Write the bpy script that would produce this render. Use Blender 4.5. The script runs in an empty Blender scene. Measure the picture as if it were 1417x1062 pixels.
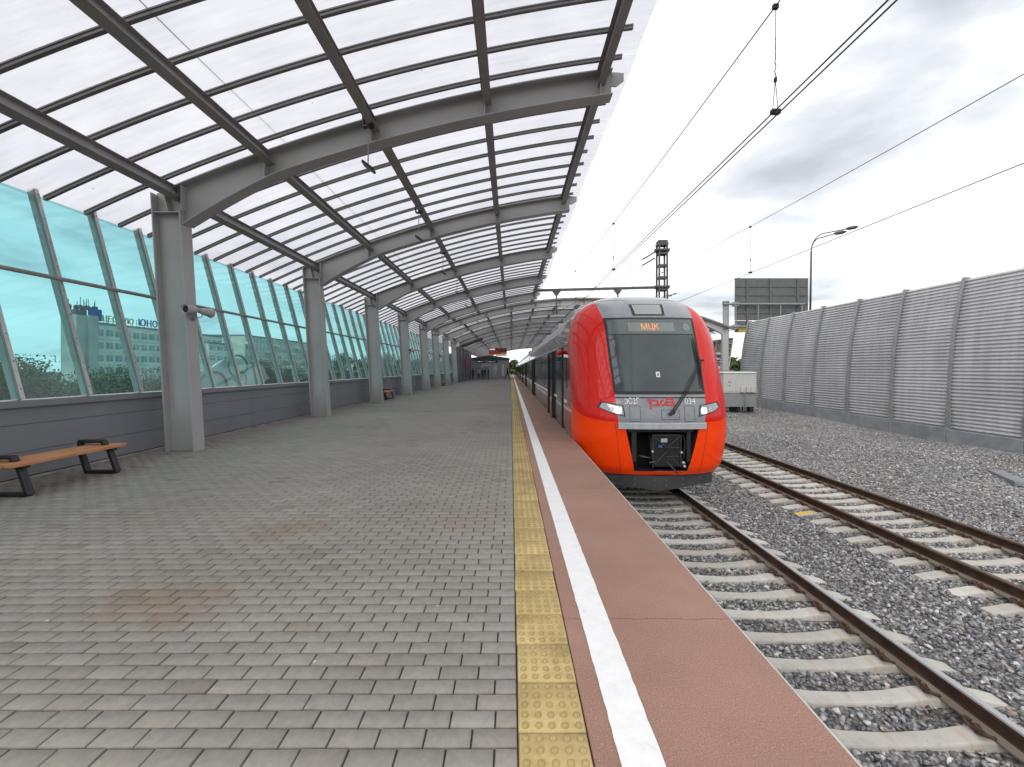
import bpy, math, random
import numpy as np
from mathutils import Vector, Matrix

R = math.radians
random.seed(7)
rng = np.random.default_rng(7)
scene = bpy.context.scene
COL = scene.collection

# ------------------------------------------------------------------ materials
def new_mat(name):
    m = bpy.data.materials.new(name); m.use_nodes = True
    nt = m.node_tree
    b = next(n for n in nt.nodes if n.type == 'BSDF_PRINCIPLED')
    return m, nt, b

def coords(nt, scale=1.0, stretch=None):
    tc = nt.nodes.new('ShaderNodeTexCoord')
    mp = nt.nodes.new('ShaderNodeMapping')
    s = (scale,)*3 if stretch is None else tuple(scale*k for k in stretch)
    mp.inputs['Scale'].default_value = s
    nt.links.new(tc.outputs['Object'], mp.inputs['Vector'])
    return mp.outputs['Vector']

def noise(nt, vec, scale, detail=4, rough=.55, dist=0):
    n = nt.nodes.new('ShaderNodeTexNoise')
    n.inputs['Scale'].default_value = scale; n.inputs['Detail'].default_value = detail
    n.inputs['Roughness'].default_value = rough; n.inputs['Distortion'].default_value = dist
    nt.links.new(vec, n.inputs['Vector'])
    return n.outputs['Fac']

def ramp(nt, fac, stops):
    r = nt.nodes.new('ShaderNodeValToRGB')
    while len(r.color_ramp.elements) < len(stops): r.color_ramp.elements.new(.5)
    for e, (p, c) in zip(r.color_ramp.elements, stops):
        e.position = p; e.color = tuple(c)+(1,) if len(c) == 3 else c
    nt.links.new(fac, r.inputs['Fac'])
    return r.outputs['Color']

def mix(nt, a, b, fac, mode='MIX'):
    n = nt.nodes.new('ShaderNodeMix'); n.data_type = 'RGBA'; n.blend_type = mode
    for sock, v in ((n.inputs[0], fac), (n.inputs[6], a), (n.inputs[7], b)):
        if hasattr(v, 'links') or hasattr(v, 'is_linked'): nt.links.new(v, sock)
        elif isinstance(v, (int, float)): sock.default_value = v
        else: sock.default_value = tuple(v)+(1,) if len(v) == 3 else v
    return n.outputs[2]

def mth(nt, op, a, b=None, c=None):
    n = nt.nodes.new('ShaderNodeMath'); n.operation = op
    for i, v in enumerate((a, b, c)):
        if v is None: continue
        if isinstance(v, (int, float)): n.inputs[i].default_value = v
        else: nt.links.new(v, n.inputs[i])
    return n.outputs[0]

def bump(nt, b, h, strength=.3, dist=.01):
    n = nt.nodes.new('ShaderNodeBump'); n.inputs['Strength'].default_value = strength
    n.inputs['Distance'].default_value = dist
    nt.links.new(h, n.inputs['Height']); nt.links.new(n.outputs['Normal'], b.inputs['Normal'])

def pm(name, col, rough=.5, metal=0, var=.12, vs=3, coat=0, bmp=0, bs=60, stretch=None, spec=.5):
    """plain painted / metal surface with a soft procedural variation"""
    m, nt, b = new_mat(name)
    v = coords(nt, 1, stretch)
    f = noise(nt, v, vs, 5)
    lo = [c*(1-var) for c in col]; hi = [min(1, c*(1+var)) for c in col]
    nt.links.new(ramp(nt, f, [(.3, lo), (.7, hi)]), b.inputs['Base Color'])
    b.inputs['Metallic'].default_value = metal
    rr = nt.nodes.new('ShaderNodeMapRange'); rr.inputs[1].default_value = .3; rr.inputs[2].default_value = .7
    rr.inputs[3].default_value = max(.02, rough*.85); rr.inputs[4].default_value = min(1, rough*1.15)
    nt.links.new(noise(nt, v, vs*4, 3), rr.inputs[0]); nt.links.new(rr.outputs[0], b.inputs['Roughness'])
    b.inputs['Coat Weight'].default_value = coat; b.inputs['Coat Roughness'].default_value = .04
    b.inputs['Specular IOR Level'].default_value = spec
    if bmp: bump(nt, b, noise(nt, v, bs, 4), bmp, .004)
    return m

def emit(name, col, s):
    m, nt, b = new_mat(name)
    b.inputs['Base Color'].default_value = tuple(c*.3 for c in col)+(1,)
    b.inputs['Emission Color'].default_value = tuple(col)+(1,); b.inputs['Emission Strength'].default_value = s
    return m

M = {}
M['steel'] = pm('grey_painted_steel', (.37, .365, .357), .5, var=.06, vs=1.2, bmp=.05)
M['steel_dark'] = pm('roof_steel_paint', (.26, .25, .242), .55, var=.12, vs=2)
M['rib'] = pm('dark_roof_rib', (.165, .158, .155), .5, var=.15, vs=4)
M['alu'] = pm('brushed_aluminium', (.5, .5, .49), .42, .6, var=.1, vs=8)
M['panel'] = pm('blue_grey_cladding', (.2, .215, .235), .5, var=.06, vs=1.5, bmp=.04)
M['joint'] = pm('dark_joint', (.02, .02, .022), .8)
M['black'] = pm('black_powder_coat', (.018, .018, .02), .45, var=.2, bmp=.05)
M['rubber'] = pm('black_rubber', (.012, .012, .013), .55)
M['dark'] = pm('soot_black', (.012, .011, .011), .8, var=.3)
M['white'] = pm('white_lettering', (.8, .8, .8), .5, var=.03)
M['wire'] = pm('dark_copper_wire', (.03, .027, .025), .5, .5)
M['mast'] = pm('dark_galvanised_mast', (.075, .075, .075), .6, .3, var=.25, vs=6)
M['galv'] = pm('galvanised_steel', (.235, .24, .245), .5, .3, var=.12, vs=3)
M['signback'] = pm('sign_back_grey', (.11, .113, .116), .6, .2, var=.12)
M['yellow'] = pm('yellow_paint', (.6, .4, .04), .5)
M['concrete_grey'] = pm('plinth_concrete', (.19, .205, .22), .8, var=.22, vs=2.2, bmp=.25)
M['cabinet'] = pm('pale_grey_enamel', (.42, .42, .41), .45, var=.05)
M['cab_low'] = pm('mid_grey_enamel', (.2, .21, .215), .55, var=.08)
M['skin'] = pm('skin', (.45, .28, .2), .6)
M['hair'] = pm('dark_hair', (.03, .02, .015), .7)
M['cloth_d'] = pm('black_cloth', (.015, .015, .018), .9)
M['cloth_b'] = pm('navy_cloth', (.02, .025, .04), .9)
M['cloth_l'] = pm('beige_cloth', (.42, .36, .3), .9)
M['shoe'] = pm('shoe_leather', (.02, .018, .015), .5)
# train paints
M['red'] = pm('train_red_lacquer', (.66, .012, .007), .4, var=.03, coat=.5, spec=.12)
def dirt(mat, amt, col):
    nt = mat.node_tree; b = next(n for n in nt.nodes if n.type == 'BSDF_PRINCIPLED'); src = b.inputs['Base Color'].links[0].from_socket
    n = noise(nt, coords(nt, 1, (1, 1, .5)), 9, 8, .75)
    nt.links.new(mix(nt, src, col, mth(nt, 'MULTIPLY', ramp(nt, n, [(.5, (0, 0, 0)), (.78, (1, 1, 1))]), amt)), b.inputs['Base Color'])
    sp = noise(nt, coords(nt, 1), 60, 3, .6)
    return mat
M['red_side'] = pm('train_side_red', (.24, .009, .014), .25, var=.06, coat=.8)
M['orange'] = pm('train_orange_lacquer', (1.0, .058, .0012), .4, var=.02, coat=.35, spec=.12)
M['tgrey'] = pm('train_grey_lacquer', (.245, .26, .28), .3, var=.05, coat=.5)
M['tledge'] = pm('train_bumper_grey', (.42, .44, .46), .35, var=.08, coat=.4)
M['tside'] = pm('train_side_grey', (.05, .052, .056), .24, var=.1, coat=.7)
M['troof'] = pm('train_roof_grey', (.42, .43, .44), .45, var=.08)
dirt(M['orange'], .2, (.5, .05, .01)); dirt(M['tgrey'], .5, (.12, .12, .115)); dirt(M['tledge'], .5, (.14, .135, .13)); dirt(M['red'], .2, (.25, .02, .02))
M['tglass'] = pm('black_train_window', (.012, .013, .014), .06, var=.1, spec=.6)
M['plow'] = pm('snowplough_grey', (.04, .042, .046), .55, var=.2)
M['logo'] = pm('logo_red', (.62, .025, .035), .4)
M['led'] = emit('orange_led', (1, .36, .1), .75)
M['redled'] = emit('red_led', (1, .04, .03), .1)
M['whiteled'] = emit('white_led', (1, 1, 1), .35)
M['lamp'] = emit('headlamp_white', (1, 1, 1), 2.2)
M['hl'] = pm('headlamp_housing', (.32, .36, .37), .15, .3, coat=.8)
M['disp'] = pm('display_panel', (.2, .235, .225), .3, var=.08, coat=.5)
M['dispstrip'] = pm('display_strip', (.1, .118, .122), .15, var=.08, coat=.6)
M['sticker'] = pm('blue_sticker', (.05, .1, .4), .5)
M['window'] = pm('building_window', (.26, .30, .32), .2, var=.5, vs=.35)
M['facade'] = pm('pale_panel_facade', (.72, .69, .62), .85, var=.1, vs=.3, bmp=.1)
M['facade2'] = pm('old_brick_facade', (.62, .55, .46), .85, var=.15, vs=.3)
M['facade3'] = pm('grey_render', (.45, .44, .41), .9, var=.18, vs=.25)
M['letters_y'] = pm('yellow_sign_letters', (.55, .42, .1), .5)
M['letters_b'] = pm('blue_sign_letters', (.02, .09, .38), .5)
M['bark'] = pm('bark', (.06, .045, .033), .9, var=.3, vs=8, bmp=.4)
M['mural'] = pm('pale_mural_paint', (.5, .5, .48), .85, var=.2, vs=.4)

def leaf_mat(name, c1, c2):
    m, nt, b = new_mat(name)
    v = coords(nt, 1)
    f = noise(nt, v, .55, 3); g = noise(nt, v, 6, 2)
    c = mix(nt, ramp(nt, f, [(.35, c1), (.65, c2)]), (.10, .12, .03), mth(nt, 'MULTIPLY', g, .35))
    nt.links.new(c, b.inputs['Base Color']); b.inputs['Roughness'].default_value = .65
    return m
M['leaf'] = leaf_mat('green_leaves', (.022, .042, .012), (.062, .092, .026))
M['leaf2'] = leaf_mat('autumn_green_leaves', (.05, .055, .012), (.12, .105, .03))

def wood_mat():
    m, nt, b = new_mat('oiled_pine_slats')
    v = coords(nt, 1, (14, 1.2, 14))
    f = noise(nt, v, 3.0, 6, .6, .8)
    f2 = noise(nt, coords(nt, 1), 3, 3)
    c = ramp(nt, f, [(.25, (.36, .13, .05)), (.5, (.6, .26, .115)), (.75, (.68, .33, .17))])
    c = mix(nt, c, (.3, .11, .05), mth(nt, 'MULTIPLY', f2, .35))
    nt.links.new(c, b.inputs['Base Color']); b.inputs['Roughness'].default_value = .45
    bump(nt, b, f, .15, .003)
    return m
M['wood'] = wood_mat()

def attr_mat(name, rough, scale, amt, stains=None, bmp=.3, spec=.3):
    m, nt, b = new_mat(name)
    a = nt.nodes.new('ShaderNodeAttribute'); a.attribute_name = 'tint'
    v = coords(nt, 1)
    n1 = noise(nt, v, scale, 6, .65)
    k = ramp(nt, n1, [(.2, (1-amt,)*3), (.8, (1+amt,)*3)])
    c = mix(nt, a.outputs['Color'], k, 1.0, 'MULTIPLY')
    if stains: c = stains(nt, v, c)
    nt.links.new(c, b.inputs['Base Color'])
    b.inputs['Roughness'].default_value = rough; b.inputs['Specular IOR Level'].default_value = spec
    bump(nt, b, n1, bmp, .004)
    return m

def dist_mask(nt, v, x, y, rx, ry):
    s = nt.nodes.new('ShaderNodeSeparateXYZ'); nt.links.new(v, s.inputs[0])
    dx = mth(nt, 'DIVIDE', mth(nt, 'SUBTRACT', s.outputs[0], x), rx)
    dy = mth(nt, 'DIVIDE', mth(nt, 'SUBTRACT', s.outputs[1], y), ry)
    d = mth(nt, 'SQRT', mth(nt, 'ADD', mth(nt, 'MULTIPLY', dx, dx), mth(nt, 'MULTIPLY', dy, dy)))
    d = mth(nt, 'ADD', d, mth(nt, 'MULTIPLY', mth(nt, 'SUBTRACT', noise(nt, v, 3.5, 5), .5), 2.2))
    r = nt.nodes.new('ShaderNodeMapRange'); r.interpolation_type = 'SMOOTHSTEP'
    r.inputs[1].default_value = 1.15; r.inputs[2].default_value = .1; r.inputs[3].default_value = 0; r.inputs[4].default_value = 1
    nt.links.new(d, r.inputs[0])
    return r.outputs[0]

def paver_stains(nt, v, c):
    big = noise(nt, v, .45, 5, .6)
    c = mix(nt, c, ramp(nt, big, [(.3, (.85, .84, .83)), (.7, (1.1, 1.1, 1.1))]), 1.0, 'MULTIPLY')
    for (x, y, rx, ry, k) in ((-2.2, 4.25, .55, .4, .34), (-2.35, 2.95, .6, .3, .36), (-.5, 4.6, .5, .5, .2)):
        c = mix(nt, c, (.23, .13, .07), mth(nt, 'MULTIPLY', dist_mask(nt, v, x, y, rx, ry), k))
    vo = nt.nodes.new('ShaderNodeTexVoronoi'); vo.inputs['Scale'].default_value = 3.2; nt.links.new(v, vo.inputs['Vector'])
    c = mix(nt, c, (.62, .6, .56), ramp(nt, vo.outputs['Distance'], [(.018, (.8, .8, .8)), (.034, (0, 0, 0))]))
    sp = noise(nt, v, 5, 8, .75)
    c = mix(nt, c, (.5, .49, .46), mth(nt, 'MULTIPLY', ramp(nt, sp, [(.66, (0, 0, 0)), (.76, (1, 1, 1))]), .45))
    return c
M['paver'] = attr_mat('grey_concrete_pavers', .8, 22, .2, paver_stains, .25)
M['stone'] = attr_mat('crushed_granite', .85, 30, .25, None, .4)

def tile_stains(nt, v, c):
    n = noise(nt, v, 2.3, 6, .7)
    c = mix(nt, c, (.24, .17, .065), ramp(nt, n, [(.46, (0, 0, 0)), (.72, (.75, .75, .75))]))
    s = nt.nodes.new('ShaderNodeSeparateXYZ'); nt.links.new(v, s.inputs[0])
    return c
M['tile'] = attr_mat('ochre_tactile_tiles', .75, 40, .14, tile_stains, .2)

def apron_mat():
    m, nt, b = new_mat('red_granular_coating')
    v = coords(nt, 1)
    big = noise(nt, v, 1.1, 6, .6)
    c = ramp(nt, big, [(.25, (.275, .162, .124)), (.55, (.335, .2, .155)), (.8, (.385, .236, .188))])
    fine = noise(nt, v, 130, 5, .8)
    c = mix(nt, c, ramp(nt, fine, [(.36, (.55, .53, .52)), (.62, (1.3, 1.28, 1.26))]), .8, 'MULTIPLY')
    vo = nt.nodes.new('ShaderNodeTexVoronoi'); vo.inputs['Scale'].default_value = 75; nt.links.new(v, vo.inputs['Vector'])
    sp = ramp(nt, vo.outputs['Distance'], [(.13, (1, 1, 1)), (.19, (0, 0, 0))])
    sepc = nt.nodes.new('ShaderNodeSeparateColor'); nt.links.new(vo.outputs['Color'], sepc.inputs[0])
    pick = ramp(nt, sepc.outputs[0], [(.72, (0, 0, 0)), (.74, (1, 1, 1))])
    c = mix(nt, c, (.6, .48, .42), mth(nt, 'MULTIPLY', mth(nt, 'MULTIPLY', sp, pick), .6))
    # construction joints every 6 m with a wandering hairline crack
    s = nt.nodes.new('ShaderNodeSeparateXYZ'); nt.links.new(v, s.inputs[0])
    wob = mth(nt, 'MULTIPLY', mth(nt, 'SUBTRACT', noise(nt, v, 5, 5, .7), .5), .07)
    yy = mth(nt, 'ADD', mth(nt, 'ADD', s.outputs[1], .26+300), wob)
    d = mth(nt, 'ABSOLUTE', mth(nt, 'SUBTRACT', mth(nt, 'MODULO', yy, 3.0), 0.0))
    d2 = mth(nt, 'LESS_THAN', d, .007)
    br = mth(nt, 'GREATER_THAN', noise(nt, v, 2.1, 3), .40)
    c = mix(nt, c, (.06, .035, .03), mth(nt, 'MULTIPLY', mth(nt, 'MULTIPLY', d2, br), .6))
    # scuffed pale patches
    pale = noise(nt, coords(nt, 1, (1, 7, 1)), 2.4, 7, .75)
    c = mix(nt, c, (.5, .4, .35), ramp(nt, pale, [(.68, (0, 0, 0)), (.82, (.5, .5, .5))]))
    nt.links.new(c, b.inputs['Base Color']); b.inputs['Roughness'].default_value = .8
    b.inputs['Specular IOR Level'].default_value = .3
    bump(nt, b, fine, .2, .003)
    return m
M['apron'] = apron_mat()

def line_mat():
    m, nt, b = new_mat('white_road_paint')
    v = coords(nt, 1)
    n = noise(nt, v, 9, 8, .75)
    c = ramp(nt, n, [(.2, (.52, .51, .5)), (.42, (.76, .76, .76)), (.7, (.84, .84, .84))])
    nt.links.new(c, b.inputs['Base Color']); b.inputs['Roughness'].default_value = .6
    bump(nt, b, noise(nt, v, 140, 3), .2, .002)
    return m
M['line'] = line_mat()

def ballast_mat():
    m, nt, b = new_mat('ballast_gravel')
    v = coords(nt, 1)
    vo = nt.nodes.new('ShaderNodeTexVoronoi'); vo.inputs['Scale'].default_value = 19; nt.links.new(v, vo.inputs['Vector'])
    sepc = nt.nodes.new('ShaderNodeSeparateColor'); nt.links.new(vo.outputs['Color'], sepc.inputs[0])
    c = ramp(nt, sepc.outputs[0], [(0, (.12, .12, .125)), (.45, (.27, .27, .275)), (.8, (.43, .425, .42)), (1, (.55, .5, .46))])
    dk = ramp(nt, vo.outputs['Distance'], [(.35, (1, 1, 1)), (.75, (.25, .25, .25))])
    c = mix(nt, c, dk, 1.0, 'MULTIPLY')
    big = noise(nt, v, .35, 6, .65)
    c = mix(nt, c, ramp(nt, big, [(.3, (.7, .7, .71)), (.7, (1.25, 1.22, 1.2))]), 1.0, 'MULTIPLY')
    nt.links.new(c, b.inputs['Base Color']); b.inputs['Roughness'].default_value = .9
    h = mth(nt, 'SUBTRACT', 1.0, vo.outputs['Distance'])
    bump(nt, b, h, .9, .05)
    return m
M['ballast'] = ballast_mat()

def sleeper_mat():
    m, nt, b = new_mat('sleeper_concrete')
    v = coords(nt, 1)
    n = noise(nt, v, 3, 7, .65)
    c = ramp(nt, n, [(.28, (.36, .34, .30)), (.5, (.50, .485, .45)), (.75, (.58, .57, .54))])
    oi = nt.nodes.new('ShaderNodeObjectInfo')
    c = mix(nt, c, ramp(nt, oi.outputs['Random'], [(0, (.84, .83, .81)), (1, (1.06, 1.06, 1.06))]), 1.0, 'MULTIPLY')
    rust = noise(nt, coords(nt, 1, (1, .25, 1)), 2.6, 6, .7)
    c = mix(nt, c, (.36, .22, .11), ramp(nt, rust, [(.54, (0, 0, 0)), (.74, (.75, .75, .75))]))
    chip = noise(nt, v, 26, 4, .7)
    c = mix(nt, c, (.16, .15, .135), ramp(nt, chip, [(.66, (0, 0, 0)), (.7, (.8, .8, .8))]))
    nt.links.new(c, b.inputs['Base Color']); b.inputs['Roughness'].default_value = .85
    bump(nt, b, noise(nt, v, 45, 5), .35, .006)
    return m
M['sleeper'] = sleeper_mat()
M['rust'] = pm('rusty_rail_side', (.060, .033, .022), .75, .2, var=.45, vs=5, bmp=.3)
M['railfoot'] = pm('dusty_rail_foot', (.20, .165, .135), .85, var=.25, vs=4)
M['railtop'] = pm('polished_rail_head', (.5, .49, .48), .28, .9, var=.03, vs=.4)
M['rusttop'] = pm('rusty_rail_head', (.12, .075, .055), .5, .4, var=.3, vs=3)
M['clip'] = pm('rusty_spring_clip', (.075, .036, .024), .8, .1, var=.5, vs=30)
M['corr'] = pm('corrugated_aluminium', (.56, .56, .575), .5, .2, var=.1, vs=.9, stretch=(1, 1, 2.5))
def corr_mat():
    m, nt, b = new_mat('corrugated_aluminium')
    v = coords(nt, 1)
    st = noise(nt, coords(nt, 1, (1, 2.2, .12)), 2.0, 6, .65)
    big = noise(nt, v, .5, 4)
    c = ramp(nt, st, [(.3, (.43, .43, .44)), (.55, (.51, .51, .525)), (.75, (.57, .57, .58))])
    c = mix(nt, c, ramp(nt, big, [(.3, (.88, .88, .88)), (.7, (1.06, 1.06, 1.06))]), 1.0, 'MULTIPLY')
    oi = nt.nodes.new('ShaderNodeObjectInfo')
    c = mix(nt, c, ramp(nt, oi.outputs['Random'], [(0, (.88, .885, .89)), (1, (1.05, 1.05, 1.05))]), 1.0, 'MULTIPLY')
    nt.links.new(c, b.inputs['Base Color']); b.inputs['Roughness'].default_value = .5; b.inputs['Metallic'].default_value = .2
    return m
M['corr'] = corr_mat()
M['ground'] = pm('dry_ground', (.07, .075, .055), .95, var=.5, vs=.06)
M['wallbody'] = pm('platform_concrete', (.26, .25, .24), .85, var=.2, bmp=.2)

def roof_mat():
    m, nt, b = new_mat('opal_polycarbonate')
    out = next(n for n in nt.nodes if n.type == 'OUTPUT_MATERIAL')
    v = coords(nt, 1)
    n1 = noise(nt, coords(nt, 1, (.25, 3, 1)), 3, 6, .7)
    n2 = noise(nt, v, .8, 5, .6)
    c = mix(nt, ramp(nt, n1, [(.3, (.60, .60, .635)), (.7, (.69, .69, .725))]), ramp(nt, n2, [(.25, (.86, .86, .87)), (.7, (1, 1, 1))]), 1.0, 'MULTIPLY')
    vo = nt.nodes.new('ShaderNodeTexVoronoi'); vo.inputs['Scale'].default_value = 2.4; nt.links.new(v, vo.inputs['Vector'])
    c = mix(nt, c, (.12, .1, .08), ramp(nt, vo.outputs['Distance'], [(.02, (.8, .8, .8)), (.045, (0, 0, 0))]))
    stn = noise(nt, coords(nt, 1, (.5, 4, 1)), 1.5, 7, .75)
    c = mix(nt, c, (.45, .44, .42), ramp(nt, stn, [(.6, (0, 0, 0)), (.8, (.5, .5, .5))]))
    tr = nt.nodes.new('ShaderNodeBsdfTranslucent'); nt.links.new(c, tr.inputs['Color'])
    tp = nt.nodes.new('ShaderNodeBsdfTransparent'); nt.links.new(c, tp.inputs['Color'])
    gl = nt.nodes.new('ShaderNodeBsdfGlossy'); gl.inputs['Roughness'].default_value = .3
    a = nt.nodes.new('ShaderNodeMixShader'); a.inputs[0].default_value = .5
    nt.links.new(tr.outputs[0], a.inputs[1]); nt.links.new(tp.outputs[0], a.inputs[2])
    d = nt.nodes.new('ShaderNodeMixShader'); d.inputs[0].default_value = .05
    nt.links.new(a.outputs[0], d.inputs[1]); nt.links.new(gl.outputs[0], d.inputs[2])
    nt.links.new(d.outputs[0], out.inputs['Surface'])
    return m
M['roof'] = roof_mat()

def glass_mat(name, col, refl=.05):
    m, nt, b = new_mat(name)
    out = next(n for n in nt.nodes if n.type == 'OUTPUT_MATERIAL')
    v = coords(nt, 1)
    n1 = noise(nt, coords(nt, 1, (1, 1, .35)), 1.6, 6, .7)
    c = mix(nt, tuple(k*.78 for k in col), tuple(min(1, k*1.14) for k in col), noise(nt, coords(nt, 1, (1, 1, .35)), .8, 7, .65))
    tp = nt.nodes.new('ShaderNodeBsdfTransparent'); nt.links.new(c, tp.inputs['Color'])
    gl = nt.nodes.new('ShaderNodeBsdfGlossy'); gl.inputs['Roughness'].default_value = .01
    fr = nt.nodes.new('ShaderNodeFresnel'); fr.inputs['IOR'].default_value = 1.45
    df = nt.nodes.new('ShaderNodeBsdfDiffuse'); df.inputs['Color'].default_value = (.42, .6, .6, 1)
    dust = nt.nodes.new('ShaderNodeMixShader')
    nt.links.new(ramp(nt, n1, [(.3, (.07,)*3), (.75, (.2,)*3)]), dust.inputs[0])
    nt.links.new(tp.outputs[0], dust.inputs[1]); nt.links.new(df.outputs[0], dust.inputs[2])
    a = nt.nodes.new('ShaderNodeMixShader'); nt.links.new(fr.outputs[0], a.inputs[0])
    nt.links.new(dust.outputs[0], a.inputs[1]); nt.links.new(gl.outputs[0], a.inputs[2])
    nt.links.new(a.outputs[0], out.inputs['Surface'])
    return m
M['teal'] = glass_mat('teal_tinted_glass', (.34, .735, .765))

def screen_mat():
    m, nt, b = new_mat('cab_windscreen')
    b.inputs['Base Color'].default_value = (.05, .06, .064, 1); b.inputs['Roughness'].default_value = .06
    b.inputs['Specular IOR Level'].default_value = .4; b.inputs['Coat Weight'].default_value = .35; b.inputs['Coat Roughness'].default_value = .02
    v = coords(nt, 1)
    nt.links.new(ramp(nt, noise(nt, v, 1.2, 4), [(.3, (.048, .06, .064)), (.7, (.075, .09, .096))]), b.inputs['Base Color'])
    return m
M['screen'] = screen_mat()

# ------------------------------------------------------------------ mesh builder
class MB:
    def __init__(s): s.v = []; s.f = []; s.m = []; s.sm = []; s.k = 0; s.smooth = False
    def add(s, verts, faces):
        o = len(s.v); s.v += [tuple(map(float, p)) for p in verts]
        for f in faces: s.f.append(tuple(i+o for i in f)); s.m.append(s.k); s.sm.append(s.smooth)
        return s
    def box(s, x0, x1, y0, y1, z0, z1):
        return s.add([(x0,y0,z0),(x1,y0,z0),(x1,y1,z0),(x0,y1,z0),(x0,y0,z1),(x1,y0,z1),(x1,y1,z1),(x0,y1,z1)],
                     [(0,3,2,1),(4,5,6,7),(0,1,5,4),(1,2,6,5),(2,3,7,6),(3,0,4,7)])
    def bar(s, p0, p1, w, h, up=(0,0,1)):
        p0, p1 = Vector(p0), Vector(p1); d = (p1-p0).normalized(); up = Vector(up)
        if abs(d.dot(up)) > .98: up = Vector((0,1,0))
        a = d.cross(up).normalized()*w/2; b = a.cross(d).normalized()*h/2
        vs = [p+i*a+j*b for p in (p0, p1) for (i, j) in ((-1,-1),(1,-1),(1,1),(-1,1))]
        return s.add(vs, [(0,1,2,3),(7,6,5,4),(0,4,5,1),(1,5,6,2),(2,6,7,3),(3,7,4,0)])
    def tube(s, pts, r, n=8, caps=True):
        pts = [Vector(p) for p in pts]; rs = r if isinstance(r, (list, tuple)) else [r]*len(pts)
        rings = []; prev = None
        for i, p in enumerate(pts):
            d = (pts[min(i+1, len(pts)-1)]-pts[max(i-1, 0)]).normalized()
            ref = prev if prev is not None else (Vector((0,0,1)) if abs(d.z) < .9 else Vector((1,0,0)))
            a = (ref-d*ref.dot(d)).normalized(); b = d.cross(a); prev = a
            rings.append([p+(a*math.cos(t)+b*math.sin(t))*rs[i] for t in (2*math.pi*j/n for j in range(n))])
        return s.loft(rings, True, caps)
    def loft(s, rings, closed=True, caps=True):
        n = len(rings[0]); vs = [p for r in rings for p in r]; fs = []
        for i in range(len(rings)-1):
            for j in range(n if closed else n-1):
                k = (j+1) % n; fs.append((i*n+j, i*n+k, (i+1)*n+k, (i+1)*n+j))
        if caps and closed: fs += [tuple(range(n-1, -1, -1)), tuple((len(rings)-1)*n+j for j in range(n))]
        return s.add(vs, fs)
    def prism(s, prof, a, b, axis='y'):
        def P(p, t): return {'y': (p[0], t, p[1]), 'x': (t, p[0], p[1]), 'z': (p[0], p[1], t)}[axis]
        return s.loft([[P(p, a) for p in prof], [P(p, b) for p in prof]])
    def band(s, xs, zb, zt, y0, y1):
        return s.loft([[(x,y0,b),(x,y1,b),(x,y1,t),(x,y0,t)] for x, b, t in zip(xs, zb, zt)])
    def quad(s, a, b, c, d): return s.add([a,b,c,d], [(0,1,2,3)])
    def disc(s, c, n, r, seg=12):
        c, n = Vector(c), Vector(n).normalized(); a = n.orthogonal().normalized(); b = n.cross(a)
        return s.add([c+(a*math.cos(t)+b*math.sin(t))*r for t in (2*math.pi*j/seg for j in range(seg))], [tuple(range(seg))])
    def build(s, name, mats, parent=None, loc=None, bevel=0):
        me = bpy.data.meshes.new(name)
        me.from_pydata(s.v, [], s.f)
        for m in (mats if isinstance(mats, (list, tuple)) else [mats]): me.materials.append(M[m] if isinstance(m, str) else m)
        me.polygons.foreach_set('material_index', s.m); me.polygons.foreach_set('use_smooth', s.sm)
        me.update()
        o = bpy.data.objects.new(name, me); COL.objects.link(o)
        if parent is not None: o.parent = parent
        if loc is not None: o.location = loc
        if bevel:
            b = o.modifiers.new('bevel', 'BEVEL'); b.width = bevel; b.segments = 2; b.limit_method = 'ANGLE'; b.angle_limit = R(40)
        return o

def big_mesh(name, verts, faces, mat, tint=None, smooth=False):
    """numpy mesh of equal-sized polygons"""
    me = bpy.data.meshes.new(name); n = faces.shape[1]
    me.vertices.add(len(verts)); me.vertices.foreach_set('co', verts.astype(np.float32).ravel())
    me.loops.add(faces.size); me.loops.foreach_set('vertex_index', faces.astype(np.int32).ravel())
    me.polygons.add(len(faces)); me.polygons.foreach_set('loop_start', np.arange(0, faces.size, n, dtype=np.int32))
    me.update(calc_edges=True)
    if tint is not None:
        a = me.attributes.new('tint', 'FLOAT_COLOR', 'POINT')
        t = np.ones((len(verts), 4), np.float32); t[:, :3] = tint; a.data.foreach_set('color', t.ravel())
    if smooth: me.polygons.foreach_set('use_smooth', np.ones(len(faces), bool))
    me.materials.append(M[mat]); o = bpy.data.objects.new(name, me); COL.objects.link(o)
    return o

def tag(o, label, cat, group=None):
    o['label'] = label; o['category'] = cat
    if group: o['group'] = group
    return o
def thing(name, label, cat, loc=(0,0,0), group=None, rotz=0):
    o = bpy.data.objects.new(name, None); COL.objects.link(o); o.location = loc; o.rotation_euler = (0,0,rotz)
    return tag(o, label, cat, group)
def struct(o): o['kind'] = 'structure'; return o
def copy_tree(o, parent=None):
    c = o.copy(); COL.objects.link(c)
    if parent is not None: c.parent = parent
    for ch in list(o.children): copy_tree(ch, c)
    return c
def sm(a, b, x):
    t = np.clip((x-a)/(b-a), 0, 1); return t*t*(3-2*t)

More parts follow.
